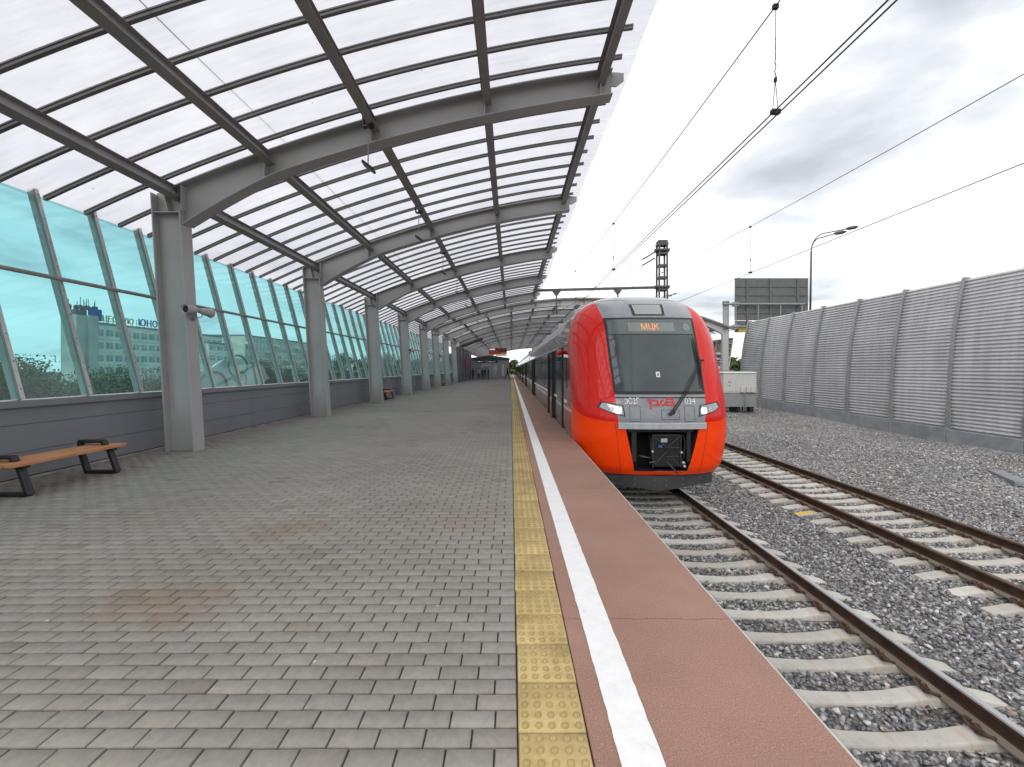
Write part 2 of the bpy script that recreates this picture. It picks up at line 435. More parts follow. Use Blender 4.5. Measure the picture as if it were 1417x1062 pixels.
def text_geo(s, size):
    cu = bpy.data.curves.new('t', 'FONT'); cu.body = s; cu.size = size; cu.align_x = 'CENTER'; cu.align_y = 'CENTER'; cu.resolution_u = 3
    o = bpy.data.objects.new('t', cu); COL.objects.link(o)
    dg = bpy.context.evaluated_depsgraph_get(); me = bpy.data.meshes.new_from_object(o.evaluated_get(dg))
    import bmesh
    bm = bmesh.new(); bm.from_mesh(me); bmesh.ops.remove_doubles(bm, verts=bm.verts[:], dist=1e-5); bmesh.ops.triangulate(bm, faces=bm.faces[:]); bm.to_mesh(me); bm.free()
    v = [tuple(p.co) for p in me.vertices]; f = [tuple(p.vertices) for p in me.polygons]
    bpy.data.objects.remove(o); bpy.data.curves.remove(cu); bpy.data.meshes.remove(me)
    return v, f

# ------------------------------------------------------------------ constants (metres; camera at x=0, y=0)
EYE = 1.58
RAIL = -1.14
EDGE = 1.39
T1, T2 = 3.05, 7.15
CY = lambda k: 8.43+6.03*k
VAULT = 37.4

# ------------------------------------------------------------------ ground & platform
def ballast_z(x, y):
    z = -1.398+.08*sm(9.0, 11.0, x)*(1-sm(14, 19, x))-.34*sm(12.5, 19.3, x)*(1-.8*sm(17, 36, y))
    z = z+.03*np.sin(x*1.7+y*.6)*np.sin(y*.9-x*.4)*sm(8.6, 10, x)
    z = z+.05*(np.sin(x*.9)*np.cos(y*.53+1))*sm(9, 12, x)
    return z
xs = np.concatenate([np.linspace(1.2, 9, 40), np.linspace(9.3, 21, 40)]); ys = np.concatenate([np.linspace(-4, 40, 110), np.linspace(42, 140, 40)])
X, Y = np.meshgrid(xs, ys); V = np.stack([X, Y, ballast_z(X, Y)], -1).reshape(-1, 3)
nx, ny = len(xs), len(ys); I = (np.arange(ny-1)[:, None]*nx+np.arange(nx-1)[None]).ravel()
struct(big_mesh('ballast_bed', V, np.stack([I, I+1, I+nx+1, I+nx], 1), 'ballast', smooth=True))

g = MB(); g.quad((-1500,-300,-8),(1500,-300,-8),(1500,3000,-8),(-1500,3000,-8)); struct(g.build('ground', 'ground'))
g = MB(); g.loft([[(21,-6,-1.0),(21,140,-1.0)],[(34,-6,-7.9),(34,140,-7.9)]], False); struct(g.build('embankment', 'ground'))
g = MB(); g.box(-7.25, EDGE, -5, 122, -7.9, -.05); struct(g.build('platform_base', 'wallbody'))

# pavers: real slabs 20 x 10 cm with gaps
def pavers():
    vs, fs, ts = [], [], []; nv = 0
    base = np.array([.262, .247, .222])
    y = -.6; row = 0
    while y < 66:
        far = y > 16; off = (row % 2)*.1+rng.uniform(-.012, .012)
        x1 = np.concatenate([[.026], np.arange(.026-(.2017-max(off, .004)) , -6.98, -.2017)])
        for bi, xr in enumerate(x1):
            xl = max((x1[1]+.0065) if bi == 0 else xr-.1952, -6.98)
            if y < 4 and xl < -y*1.3-1.2: continue
            dz = rng.normal(0, .0011); gx, gy = rng.normal(0, .004, 2)
            ye = y+.0943+rng.normal(0, .0006)
            c = base*(1+rng.normal(0, .045))*np.array([1+rng.normal(0, .012), 1, 1-rng.normal(.01, .015)])
            if rng.random() < .03: c = c*np.array([.87, .83, .8])
            def z(px, py): return dz+gx*(px-xr+.1)+gy*(py-y-.05)
            if far:
                P = [(xl,y,z(xl,y)),(xr,y,z(xr,y)),(xr,ye,z(xr,ye)),(xl,ye,z(xl,ye))]
                vs += P; fs.append((nv,nv+1,nv+2,nv+3)); ts += [c]*4; nv += 4
            else:
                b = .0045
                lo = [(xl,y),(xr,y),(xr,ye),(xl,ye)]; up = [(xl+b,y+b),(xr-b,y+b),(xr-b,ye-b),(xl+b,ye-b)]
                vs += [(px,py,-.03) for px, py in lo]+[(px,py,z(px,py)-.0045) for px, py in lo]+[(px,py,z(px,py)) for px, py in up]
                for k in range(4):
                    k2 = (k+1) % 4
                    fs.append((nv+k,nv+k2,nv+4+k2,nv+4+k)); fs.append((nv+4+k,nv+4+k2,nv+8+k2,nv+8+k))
                fs.append((nv+8,nv+9,nv+10,nv+11)); ts += [c*.45]*4+[c*.68]*4+[c]*4; nv += 12  # sides and bevels tinted darker, standing in for shade inside the joints
        y += .1005; row += 1
    return struct(big_mesh('paving', np.array(vs), np.array(fs), 'paver', np.array(ts)))
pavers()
g = MB(); g.quad((-7.05,-3,-.013),(.03,-3,-.013),(.03,66,-.013),(-7.05,66,-.013)); struct(g.build('paving_bed', pm('joint_sand', (.06, .055, .046), .95, var=.5, vs=2)))
g = MB(); g.quad((-7.05,66,-.002),(.03,66,-.002),(.03,121,-.002),(-7.05,121,-.002)); struct(g.build('far_pavement', pm('far_pavers', (.2, .198, .19), .85)))

def tactile():
    vs, fs, ts = [], [], []; base = np.array([.50, .385, .175])
    def q(a, b, c, d): fs.append((a, b, c, d))
    s = .3; x0 = .034
    for i in range(-3, 390):
        y0 = i*.303+.07; dz = rng.normal(0, .0012)+.002; w = .296
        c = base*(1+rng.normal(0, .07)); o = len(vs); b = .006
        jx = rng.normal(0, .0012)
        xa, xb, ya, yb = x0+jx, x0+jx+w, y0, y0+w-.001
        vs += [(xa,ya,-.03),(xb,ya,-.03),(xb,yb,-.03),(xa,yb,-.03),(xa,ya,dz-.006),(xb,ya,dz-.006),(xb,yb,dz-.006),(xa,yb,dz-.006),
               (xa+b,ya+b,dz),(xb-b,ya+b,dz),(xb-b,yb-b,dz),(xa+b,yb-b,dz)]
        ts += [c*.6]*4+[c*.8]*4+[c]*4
        for k in range(4):
            k2 = (k+1) % 4; q(o+k,o+k2,o+4+k2,o+4+k); q(o+4+k,o+4+k2,o+8+k2,o+8+k)
        q(o+8,o+9,o+10,o+11)
        if i > 130: continue
        n = 12 if i < 20 else 8
        for a in range(5):
            for e in range(5):
                cx, cy = xa+.03+a*.059, ya+.03+e*.059; o = len(vs)
                for (r, h) in ((.0165, dz-.001), (.0145, dz+.0068), (.010, dz+.0092)):
                    for t in range(n): vs.append((cx+r*math.cos(2*math.pi*t/n), cy+r*math.sin(2*math.pi*t/n), h))
                ts += [c*.62]*n+[c*.7]*n+[c*.8]*n  # domes tinted darker than their tile, dome shading painted into the colour
                for L in range(2):
                    for t in range(n): t2 = (t+1) % n; q(o+L*n+t,o+L*n+t2,o+L*n+n+t2,o+L*n+n+t)
                for t in range(1, n//2): q(o+2*n+t-1,o+2*n+t,o+2*n+n-1-t,o+2*n+(n-t) % n)
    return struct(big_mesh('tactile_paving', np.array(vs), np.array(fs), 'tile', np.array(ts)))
tactile()
g = MB(); g.quad((.03,-3,-.012),(.36,-3,-.012),(.36,121,-.012),(.03,121,-.012)); struct(g.build('tactile_bed', 'joint'))
g = MB(); g.box(.336, EDGE, -3, 121, -.25, 0); struct(g.build('platform_edge', 'apron', bevel=.006))
g = MB(); g.box(EDGE+.001, EDGE+.012, -3, 121, -.05, -.004); struct(g.build('platform_nosing', pm('pale_edge_trim', (.5, .48, .45), .6)))
# white safety line with slightly uneven edges
L, Rr = [], []
yy = np.concatenate([np.arange(-2, 14, .05), np.arange(14, 121, 1.0)])
g = MB(); ring = []
for y in yy:
    a = .441+rng.normal(0, .0012); b = .617+rng.normal(0, .0012); ring.append([(a,y,.004),(b,y,.004)])
g.loft(ring, False); struct(g.build('safety_line', 'line'))

# ------------------------------------------------------------------ loose ballast stones
def stones():
    import bmesh
    NP = 9; tm, tris = [], []
    while len(tm) < 60:
        p = rng.normal(0, 1, (NP, 3)); p /= np.linalg.norm(p, axis=1)[:, None]
        bm = bmesh.new(); vs = [bm.verts.new(q) for q in p]; bm.verts.index_update()
        bmesh.ops.convex_hull(bm, input=vs); bmesh.ops.triangulate(bm, faces=bm.faces[:])
        bm.verts.index_update(); f = np.array([[v.index for v in q.verts] for q in bm.faces]); ok = len(bm.verts) == NP and len(f) == 2*NP-4
        co_ = np.array([v.co[:] for v in bm.verts]); bm.free()
        if ok: tm.append(co_*np.array([1, 1, 1.05])); tris.append(f)
    tm = np.array(tm); tris = np.array(tris)
    N1, N2, N3 = 42000, 26000, 6000
    def pick(n, y0, y1, xm):
        out = np.zeros((0, 2))
        while len(out) < n:
            y = y0+(y1-y0)*rng.random(n*2)**(.75); x = EDGE+.02+(xm-EDGE)*rng.random(n*2)
            k = (x < 1.25*y+.9); out = np.concatenate([out, np.stack([x, y], 1)[k]])
        return out[:n]
    P = np.concatenate([pick(N1, .9, 9.5, 11.5), pick(N2, 9, 19, 19.4), pick(N3, 18, 34, 19.4)])
    s = np.concatenate([rng.uniform(.018, .036, N1)*rng.choice([.8, 1, 1.25], N1), rng.uniform(.022, .042, N2), rng.uniform(.03, .05, N3)])
    # keep the sleepers clear
    keep = np.ones(len(P), bool)
    for tx in (T1, T2):
        ph = np.abs((P[:, 1]-SLP[tx]+SP/2) % SP-SP/2); on = (np.abs(P[:, 0]-tx) < 1.37) & (ph < .10)
        keep &= ~(on & (rng.random(len(P)) > .006))
        keep &= ~(np.abs(np.abs(P[:, 0]-tx)-.795) < .075)
    P, s = P[keep], s[keep]; n = len(P)
    ti = rng.integers(0, 60, n); B = tm[ti]*np.stack([rng.uniform(.8, 1.45, n), rng.uniform(.65, 1.1, n), rng.uniform(.4, .8, n)], 1)[:, None, :]
    ang = rng.random((n, 3))*2*np.pi; tl = rng.normal(0, .55, n)
    ca, sa = np.cos(tl), np.sin(tl); x, y, z = B[..., 0], B[..., 1], B[..., 2]
    y, z = y*ca[:, None]-z*sa[:, None], y*sa[:, None]+z*ca[:, None]
    ca, sa = np.cos(ang[:, 0]), np.sin(ang[:, 0]); x, y = x*ca[:, None]-y*sa[:, None], x*sa[:, None]+y*ca[:, None]
    Z0 = ballast_z(P[:, 0], P[:, 1])+rng.uniform(-.004, .026, n)
    on = np.zeros(n, bool)
    V = np.stack([x*s[:, None]+P[:, 0:1], y*s[:, None]+P[:, 1:2], z*s[:, None]+Z0[:, None]], -1).reshape(-1, 3)
    F = (np.arange(n)[:, None, None]*NP+tris[ti]).reshape(-1, 3)
    val = np.exp(rng.normal(-1.48, .44, n)); c = np.stack([val*.99, val, val*1.03], 1)
    w = rng.random(n) < .14; c[w] = c[w]*np.array([1.22, 1.05, .92])
    w = rng.random(n) < .05; c[w] = c[w]*1.7
    for tx in (T1, T2):
        d = np.abs(np.abs(P[:, 0]-tx)-.795); k = np.clip(1-d/.38, 0, 1)[:, None]*.6*rng.random((n, 1)); c = c*(1-k)+c*np.array([.95, .66, .5])*k
    c = np.clip(c, .04, .6)
    o = big_mesh('ballast_stones', V, F, 'stone', np.repeat(c, NP, 0)); o['kind'] = 'stuff'
    o['label'] = 'loose grey crushed stones lying between and beside the tracks'
SP = .44; SLP = {T1: 3.456, T2: 5.295}
stones()

# ------------------------------------------------------------------ tracks
def rail_mesh(y0, y1):
    g = MB()
    prof = [(-.075,0),(.075,0),(.075,.012),(.02,.034),(.009,.05),(.009,.125),(.034,.142),(.036,.168),(.028,.18),(-.028,.18),(-.036,.168),(-.034,.142),(-.009,.125),(-.009,.05),(-.02,.034),(-.075,.012)]
    ring = [[(x,y,z) for x, z in prof] for y in np.linspace(y0, y1, 12)]
    for j in range(16):
        k = (j+1) % 16
        g.k = 1 if j in (7, 8, 9) else (2 if j in (0, 1, 2, 14, 15) else 0)
        g.loft([[r[j], r[k]] for r in ring], False)
    return g
def sleeper_mesh():
    g = MB(); st = [(-1.35,-.05,.08),(-1.2,-.025,.082),(-1.02,0,.084),(-.6,0,.084),(-.34,-.03,.074),(0,-.042,.068),(.34,-.03,.074),(.6,0,.084),(1.02,0,.084),(1.2,-.03,.08),(1.35,-.07,.076)]
    g.loft([[(x,-w*1.25,-.2),(x,w*1.25,-.2),(x,w*1.04,z-.018),(x,w*.92,z),(x,-w*.92,z),(x,-w*1.04,z-.018)] for x, z, w in st])
    return g
def clip_mesh():
    g = MB(); g.smooth = True
    for sy in (-1, 1):
        pts = [(.03*math.cos(a)-.0, sy*.052+.036*math.sin(a)*sy, .02+.018*math.sin(a*1.0+.6)) for a in np.linspace(-2.4, 2.6, 14)]
        g.tube(pts, .0105, 7)
    g.tube([(.0,-.03,.022),(.02,0,.04),(.0,.03,.022)], .011, 7)
    g.smooth = False
    g.tube([(0.01,0,-.005),(0.01,0,.05)], .014, 6); g.tube([(0.01,0,.018),(0.01,0,.034)], .024, 6)
    return g
slm = sleeper_mesh().build('sleeper', 'sleeper', bevel=.006); clm = clip_mesh().build('rail_clip', 'clip')
yel = sleeper_mesh(); 
def track(tx, label, n, ymax_clip):
    root = thing('railway_track', label, 'track', (tx, 0, RAIL-.18), 'pair of tracks beside the platform')
    for sx in (-1, 1):
        o = rail_mesh(-3, 135).build('rail', ['rust', 'railtop' if tx == T1 else 'rusttop', 'railfoot'], root, (sx*.795, 0, 0))
    for i in range(n):
        y = SLP[tx]+SP*(i-(4 if tx == T1 else 7))
        s = slm.copy(); COL.objects.link(s); s.parent = root; s.location = (rng.normal(0, .006), y, -.004+rng.normal(0, .002)); s.rotation_euler = (0, 0, rng.normal(0, .005))
        if tx == T2 and i == 15:
            s.data = slm.data.copy(); s.data.materials.append(M['yellow'])
            for p in s.data.polygons:
                if p.center.x < -1.0 and p.normal.z > .5: p.material_index = 1
            s['label'] = 'sleeper with a yellow painted end'
        if y < ymax_clip:
            for rx in (-.795, .795):
                for sx in (-1, 1):
                    c = clm.copy(); COL.objects.link(c); c.parent = s; c.scale = (1.3, 1.2, 1.3); c.location = (rx+sx*.112, 0, .004); c.rotation_euler = (0, 0, 0 if sx > 0 else math.pi)
    return root
track(T1, 'railway track right beside the red platform edge, running under the train', 40, 9)
track(T2, 'rusty empty railway track between the train and the corrugated barrier', 98, 17)
for o in (slm, clm): bpy.data.objects.remove(o)

# ------------------------------------------------------------------ platform canopy
ZC = 7.62-33
def roofz(x): return ZC+np.sqrt(33**2-(np.asarray(x, float)-6.2)**2)
PURL = [-6.5, -4.72, -2.68, -.5, 1.72]
def ibeam_arc(x0, x1, depth, y, mat, parent, w=.29):
    g = MB(); xs = np.linspace(x0, x1, 26); zt = roofz(xs); d = depth(xs)
    g.band(xs, zt-d+.022, zt-.022, y-.011, y+.011)
    g.band(xs, zt-.022, zt, y-w/2, y+w/2)
    k = xs > -6.36
    g.band(xs[k], (zt-d)[k], (zt-d+.022)[k], y-w/2, y+w/2)
    return g, xs
def beam(y, x0, x1, depth, parent, purl):
    g, xs = ibeam_arc(x0, x1, depth, y, 'steel', parent)
    for px in purl:
        if not (x0 < px < x1) or px < -6: continue
        z = float(roofz(px)); d = float(depth(np.array([px]))[0])
        for sy in (-1, 1):
            a, b = sorted((y+sy*.011, y+sy*.143)); g.box(px-.008, px+.008, a, b, z-d+.022, z-.2)
    if x1 < 10:   # end plate of the cantilever with a tapered nose
        z = float(roofz(x1)); d = float(depth(np.array([x1]))[0])
        g.prism([(x1,z-d*.55),(x1,z-.001),(x1+.24,z-.02),(x1+.24,z-.17),(x1+.1,z-d*.55)], y-.016, y+.016)
    return g.build('arch_beam', 'steel', parent)
def column_mesh():
    g = MB(); zt = 5.18; lean = -.06
    def X(x, z): return x+lean*z
    def slab(x0, x1, y0, y1, z0, z1):
        g.loft([[(X(x0,z),y0,z),(X(x1,z),y0,z),(X(x1,z),y1,z),(X(x0,z),y1,z)] for z in (z0, z1)])
    slab(-6.60,-6.575,-.145,.145,-.01,4.96); slab(-6.075,-6.05,-.145,.145,-.01,4.62)
    slab(-6.575,-6.075,-.01,.01,-.01,5.0)
    for z in (4.58, 3.72): 
        for sy in (-1, 1):
            a, b = sorted((sy*.0101, sy*.14)); 
            if z > 4: slab(-6.575,-6.075,a,b,z,z+.018)
            else: slab(-6.575,-6.075,sy*.0103-.002,sy*.0103+.002,z,z+.006)
    for sy in (-1, 1):
        a, b = sorted((sy*.0101, sy*.14)); g.loft([[(X(-6.3,4.6),a,4.6),(X(-6.28,4.6),a,4.6),(X(-6.28,4.6),b,4.6),(X(-6.3,4.6),b,4.6)],[(-6.66,a,4.99),(-6.64,a,4.99),(-6.64,b,4.99),(-6.66,b,4.99)]])
        a, b = sorted((sy*.0101, sy*.14)); g.box(-6.318,-6.30,a,b,4.62,5.1)
    return g
haunch = lambda x: .50+.34*np.clip((-4.4-x)/2.0, 0, 1)**1.3
can = thing('platform_canopy', 'arched translucent canopy on leaning grey steel columns along the paved platform', 'canopy')
colm = None
for k in range(-1, 5):
    y = CY(k)
    if colm is None: colm = column_mesh().build('column', 'steel', can, (0,y,0))
    else:
        c = colm.copy(); COL.objects.link(c); c.location = (0,y,0)
    beam(y, -6.62, 1.95, haunch, can, PURL)
def purlin(px, y0, y1, parent, d=.24, w=.15):
    g = MB(); z = float(roofz(px)); sl = float((6.2-px)/math.sqrt(33**2-(px-6.2)**2))
    u = Vector((1,0,sl)).normalized(); n = Vector((-sl,0,1)).normalized(); c = Vector((px,0,z))
    def sl_(a0, a1, b0, b1):
        P = [c+u*a0+n*b0, c+u*a1+n*b0, c+u*a1+n*b1, c+u*a0+n*b1]
        g.loft([[(p.x,y0,p.z) for p in P], [(p.x,y1,p.z) for p in P]])
    sl_(-w/2, w/2, -d, -d+.012); sl_(-w/2, w/2, -.012, -.001); sl_(-.006, .006, -d+.012, -.012)
    return g.build('purlin', 'steel_dark', parent)
for px in PURL: purlin(px, -3, VAULT-.4, can)
def rib(y, x0, x1, parent):
    g = MB(); xs = np.linspace(x0, x1, 30); z = roofz(xs)
    g.band(xs, z+.004, z+.05, y-.028, y+.028); g.band(xs, z+.05, z+.072, y-.04, y+.04)
    return g.build('rib', 'rib', parent)
RS = .6998
ry = CY(0)-.35-15*RS
i = 0
while ry < VAULT-.5:
    if ry > -2.6: rib(ry, -7.93, 2.08+rng.normal(0, .02), can)
    ry += RS
def roof_panel(y0, y1, x0, x1, parent):
    g = MB(); xs = np.linspace(x0, x1, 34); z = roofz(xs)+.074
    g.smooth = True
    g.loft([[(x,y0,zz),(x,y1,zz)] for x, zz in zip(xs, z)], False)
    g.smooth = False
    return g.build('roof_panel', 'roof', parent)
y0 = CY(0)-.35-15*RS; j = 0
while y0 < VAULT-1:
    y1 = min(y0+3*RS, VAULT-.45)
    roof_panel(y0+.004, y1-.004, -8.02, (2.34, 2.36, 2.33, 2.3)[j % 4], can); y0 = y1; j += 1
g = MB(); g.tube([(-4.4,y,6.0-.05*math.sin((y-2.4)/6.03*math.pi)**2) for y in np.linspace(-2, 36, 80)], .006, 5)
tag(g.build('canopy_cable', 'black'), 'thin dark cable strung lengthwise under the canopy roof', 'cable')

# far station hall: a full vault across both tracks
hall = thing('station_hall_roof', 'full arched station roof spanning both tracks behind the train', 'roof')
HP = [-6.5, -4.4, -2.2, 0, 2.1, 4.2, 6.3, 8.4, 10.5, 12.6, 14.7, 16.8, 18.5]
hd = lambda x: .50+.34*np.clip((np.abs(np.asarray(x)-6.2)-10.6)/2.0, 0, 1)**1.3
k = 0; y = VAULT+.2
while y < 122:
    beam(y, -6.62, 18.9, hd, hall, HP)
    if y < 54: 
        c = colm.copy(); COL.objects.link(c); c.parent = hall; c.location = (0,y,0)
    c = MB(); c.box(18.3,18.8,-.15,.15,-1.3,4.55); c.build('column', 'steel', hall, (0,y,0))
    y += 6.03
for px in HP: purlin(px, VAULT, 121.5, hall, .22)
for y in np.arange(VAULT+.05, 121.5, .9): rib(y, -7.93, 19.3, hall)
for y in np.arange(VAULT-.05, 121, 6.03): roof_panel(y, y+6.0, -8.02, 19.4, hall)
g = MB(); xs = np.linspace(-8.15, 19.3, 40); z = roofz(xs); g.band(xs, z-.02, z+.1, VAULT-.25, VAULT-.2); g.build('fascia', 'rib', hall)

# teal side glazing of the hall's far side
gw = thing('glass_screen', 'pale green glazed screen under the far eave, right of the train', 'glass screen')
g = MB(); g.quad((18.6,VAULT,.2),(18.6,VAULT+30,.2),(19.2,VAULT+30,4.3),(19.2,VAULT,4.3)); g.build('glass_pane', 'teal', gw)
for y in np.arange(VAULT, VAULT+30, 1.5):
    g = MB(); g.bar((18.57,y,.2),(19.17,y,4.3),.06,.1,(0,1,0)); g.build('mullion', 'steel', gw)

# ------------------------------------------------------------------ leaning glass wall and parapet
gl = thing('glass_wall', 'leaning teal glass wall on top of the grey parapet behind the columns', 'glass wall')
GX0, GX1, GZ0, GZ1 = -6.97, -7.86, 1.145, 4.46
def gx(z): return GX0+(GX1-GX0)*(z-GZ0)/(GZ1-GZ0)
ms = np.arange(2.15, 51.5, 1.005)
def mull():
    g = MB()
    nrm = Vector((GZ1-GZ0, 0, GX0-GX1)).normalized()   # towards the platform
    a, b = Vector((gx(1.15),0,1.15)), Vector((gx(4.56),0,4.56))
    g.k = 0; g.bar(a+nrm*.03, b+nrm*.03, .012, .055, (0,1,0))
    g.k = 1; g.bar(a+nrm*-.06, b+nrm*-.06, .10, .045, (0,1,0))
    g.k = 1; g.bar(a+nrm*.017, b+nrm*.017, .014, .07, (0,1,0))
    g.k = 2
    for t in np.linspace(.04, .97, 9): g.disc(a.lerp(b, t)+nrm*.0375, nrm, .0105, 8)
    return g
m0 = None
for y in ms:
    if m0 is None: m0 = mull().build('mullion', ['alu', 'steel_dark', 'dark'], gl, (0,y,0))
    else:
        c = m0.copy(); COL.objects.link(c); c.location = (0,y,0)
def pane(z0, z1):
    g = MB(); g.loft([[(gx(z)+o,.03,z),(gx(z)+o,.975,z)] for o in (0,) for z in (z0, z1)], False); return g
pl = ph = None
for y in ms[:-1]:
    if pl is None:
        pl = pane(1.16, 3.05).build('glass_pane', 'teal', gl, (0,y,0)); ph = pane(3.056, 4.46).build('glass_pane', 'teal', gl, (0,y,0))
    else:
        for q in (pl, ph): c = q.copy(); COL.objects.link(c); c.location = (0,y,0)
g = MB(); g.smooth = True; g.tube([(gx(3.05)+.085,2,3.06),(gx(3.05)+.085,51.5,3.06)], .034, 12); g.build('handrail', 'steel_dark', gl)

pw = thing('parapet_wall', 'low blue grey panelled parapet wall below the glass', 'parapet')
seams = [-3]+[CY(k)+o for k in range(-1, 8) for o in (.29, 3.3)]+[56]
g = MB()
g.k = 1; g.box(-7.22,-7.03,-3,56,-.01,1.0)
g.k = 0
for a, b in zip(seams[:-1], seams[1:]):
    for z0, z1 in ((.035,.388),(.394,.782),(.788,1.03)):
        g.box(-7.03,-7.0,a+.003,b-.003,z0,z1)
g.build('panel_facing', ['panel', 'joint'], pw, bevel=.003)
g = MB(); g.box(-7.25,-6.93,-3,56,1.034,1.135); g.build('coping', 'panel', pw, bevel=.006)
g = MB(); g.box(-7.02,-6.96,-3,56,-.005,.02); g.build('base_strip', pm('pale_mortar', (.35, .3, .27), .9, var=.4, vs=3), pw)

# ------------------------------------------------------------------ benches
def make_bench():
    t = thing('bench', '', 'bench')
    for (x0, x1) in ((-.235,-.125),(-.115,-.005),(.005,.115),(.125,.235)):
        g = MB(); g.box(x0,x1,-.78,.78,.385,.43); g.build('slat', 'wood', t, bevel=.006)
    for sy in (-1, 1):
        y = sy*.6
        f = MB(); W, T = .085, .035
        path = [(-.235,.045),(-.20,.012),(.26,.012),(.27,.02),(.16,.37)]
        def seg(a, b, w=W, t=T): f.bar((a[0],y,a[1]),(b[0],y,b[1]),w,t,(0,1,0))
        f = MB()
        def flat(a, b):  # plate standing across the bench's end
            a, b = Vector((a[0],0,a[1])), Vector((b[0],0,b[1])); d = (b-a).normalized(); n = Vector((-d.z,0,d.x))*.0225
            f.loft([[(p+s1*n).to_tuple()[0:1]+(y+s2*W/2,)+((p+s1*n).z,) for s1, s2 in ((-1,-1),(1,-1),(1,1),(-1,1))] for p in (a-d*.012, b+d*.012)])
        flat((-.20,.022),(.235,.022)); flat((.25,.03),(.13,.372)); flat((-.20,.03),(-.29,.30)); flat((-.29,.30),(-.305,.47)); flat((-.305,.485),(.03,.485)); flat((.045,.478),(.065,.44))
        flat((-.28,.372),(.2,.372))
        f.build('leg_frame', 'black', t, bevel=.004)
    return t
b0 = make_bench(); spots = [(-6.22,5.98,'near wooden bench with black frame standing against the parapet, in the left foreground'),
                            (-6.55,22.7,'wooden bench farther along the platform, in front of the third wall bay'),
                            (-6.6,41.2,'smallest far wooden bench, deep under the row of columns')]
for i, (x, y, l) in enumerate(spots):
    o = b0 if i == 0 else copy_tree(b0)
    o.location = (x,y,0); o['label'] = l; o['group'] = 'benches along the parapet'

# ------------------------------------------------------------------ loudspeakers on columns
def make_speaker():
    t = thing('loudspeaker', '', 'loudspeaker')
    for sy, tilt in ((-1, -.15), (1, .12)):
        g = MB(); g.smooth = True
        d = Vector((tilt,sy,-.04)).normalized(); c = Vector((.13,sy*.03,.0))
        prof = [(.0,.05),(.05,.055),(.1,.07),(.2,.08),(.27,.088),(.285,.1),(.275,.082),(.2,.05),(.12,.02)]
        a = d.orthogonal().normalized(); b = d.cross(a)
        g.loft([[c+d*s+(a*math.cos(u)+b*math.sin(u))*r for u in np.linspace(0, 2*math.pi, 17)[:-1]] for s, r in prof])
        h = g.build('horn', 'steel', t)
        g2 = MB(); g2.disc(c+d*.24, d, .07, 16); g2.build('throat', 'dark', h)
        g3 = MB(); g3.smooth = True; g3.tube([c+d*.14, c+d*.2, c+d*.235], [.03,.028,.01], 10); g3.build('phase_plug', 'steel', h)
    g = MB(); g.smooth = True
    g.tube([(.12,-.14,-.03),(.10,-.13,-.11),(.06,-.03,-.15),(.06,.04,-.15),(.10,.14,-.11),(.12,.15,-.03)], .009, 7); g.tube([(0,0,-.14),(.07,0,-.15)], .02, 8)
    g.box(0,.012,-.06,.06,-.2,-.08)
    g.build('bracket', 'steel_dark', t)
    return t
s0 = make_speaker()
sp = [(0,'pair of grey horn loudspeakers on the nearest column'),(3,'small horn loudspeakers on the fourth column from the left'),(5,'tiny horn loudspeakers on a far column, behind the middle bench'),(6,'tiniest horn loudspeakers on the farther columns near the dark stair')]
for i, (k, l) in enumerate(sp):
    o = s0 if i == 0 else copy_tree(s0)
    o.location = (-6.05-.06*2.72+.001, CY(k) if k < 5 else VAULT+.2+6.03*(k-5), 2.72); o['label'] = l; o['group'] = 'loudspeakers fixed to the columns'

# ------------------------------------------------------------------ hanging floodlights
def make_light():
    t = thing('canopy_light', '', 'hanging light')
    g = MB(); g.box(-.09,.09,-.05,.05,-.03,.0); g.box(-.1,-.075,-.05,.05,-.0,.2); g.box(.075,.1,-.05,.05,-.0,.2); g.build('clamp', 'black', t)
    g = MB(); g.tube([(0,0,0),(0,0,-.72)], .012, 7); g.build('rod', 'steel_dark', t)
    h = MB(); h.box(-.12,.12,-.15,.15,-.022,.022); h = h.build('lamp_head', 'black', t, (.01,0,-.77), bevel=.006); h.rotation_euler = (R(8), R(34), R(12))
    g = MB(); g.box(-.1,.1,-.13,.13,-.026,-.0225); g.build('lens', 'cab_low', h)
    return t
l0 = make_light(); ords = ['nearest', 'second nearest', 'third', 'fourth', 'fifth', 'sixth', 'farthest']
for i in range(7):
    o = l0 if i == 0 else copy_tree(l0)
    o.location = (-2.68, 8.14+4.47*i, float(roofz(-2.68))-.26); o['label'] = f'{ords[i]} dark floodlight on a rod under the middle canopy purlin'; o['group'] = 'floodlights hanging under the canopy'

# ------------------------------------------------------------------ train
def curve(tab):
    t = np.array(tab, float); x = t[:, 0]; y = t[:, 1]
    d = np.diff(y)/np.diff(x); m = np.zeros(len(x)); m[0] = d[0]; m[-1] = d[-1]
    for i in range(1, len(x)-1): m[i] = 0 if d[i-1]*d[i] <= 0 else 2*d[i-1]*d[i]/(d[i-1]+d[i])
    def f(v):
        v = np.clip(v, x[0], x[-1]); i = np.clip(np.searchsorted(x, v)-1, 0, len(x)-2); h = x[i+1]-x[i]; s = (v-x[i])/h
        return (2*s**3-3*s**2+1)*y[i]+(s**3-2*s**2+s)*h*m[i]+(-2*s**3+3*s**2)*y[i+1]+(s**3-s**2)*h*m[i+1]
    return f
NW = curve([(-.62,1.48),(-.4,1.58),(-.1,1.62),(.2,1.66),(2.1,1.66),(2.45,1.62),(2.75,1.54),(2.95,1.43),(3.12,1.25),(3.26,1.02),(3.36,.75),(3.42,.45),(3.45,.15)])
NY = curve([(-.62,.2),(-.4,.07),(-.1,.02),(.3,0),(.55,.0),(.9,.06),(1.09,.13),(1.9,.48),(2.68,.85),(2.95,1.1),(3.14,1.35),(3.3,1.72),(3.4,2.25),(3.45,3.0)])
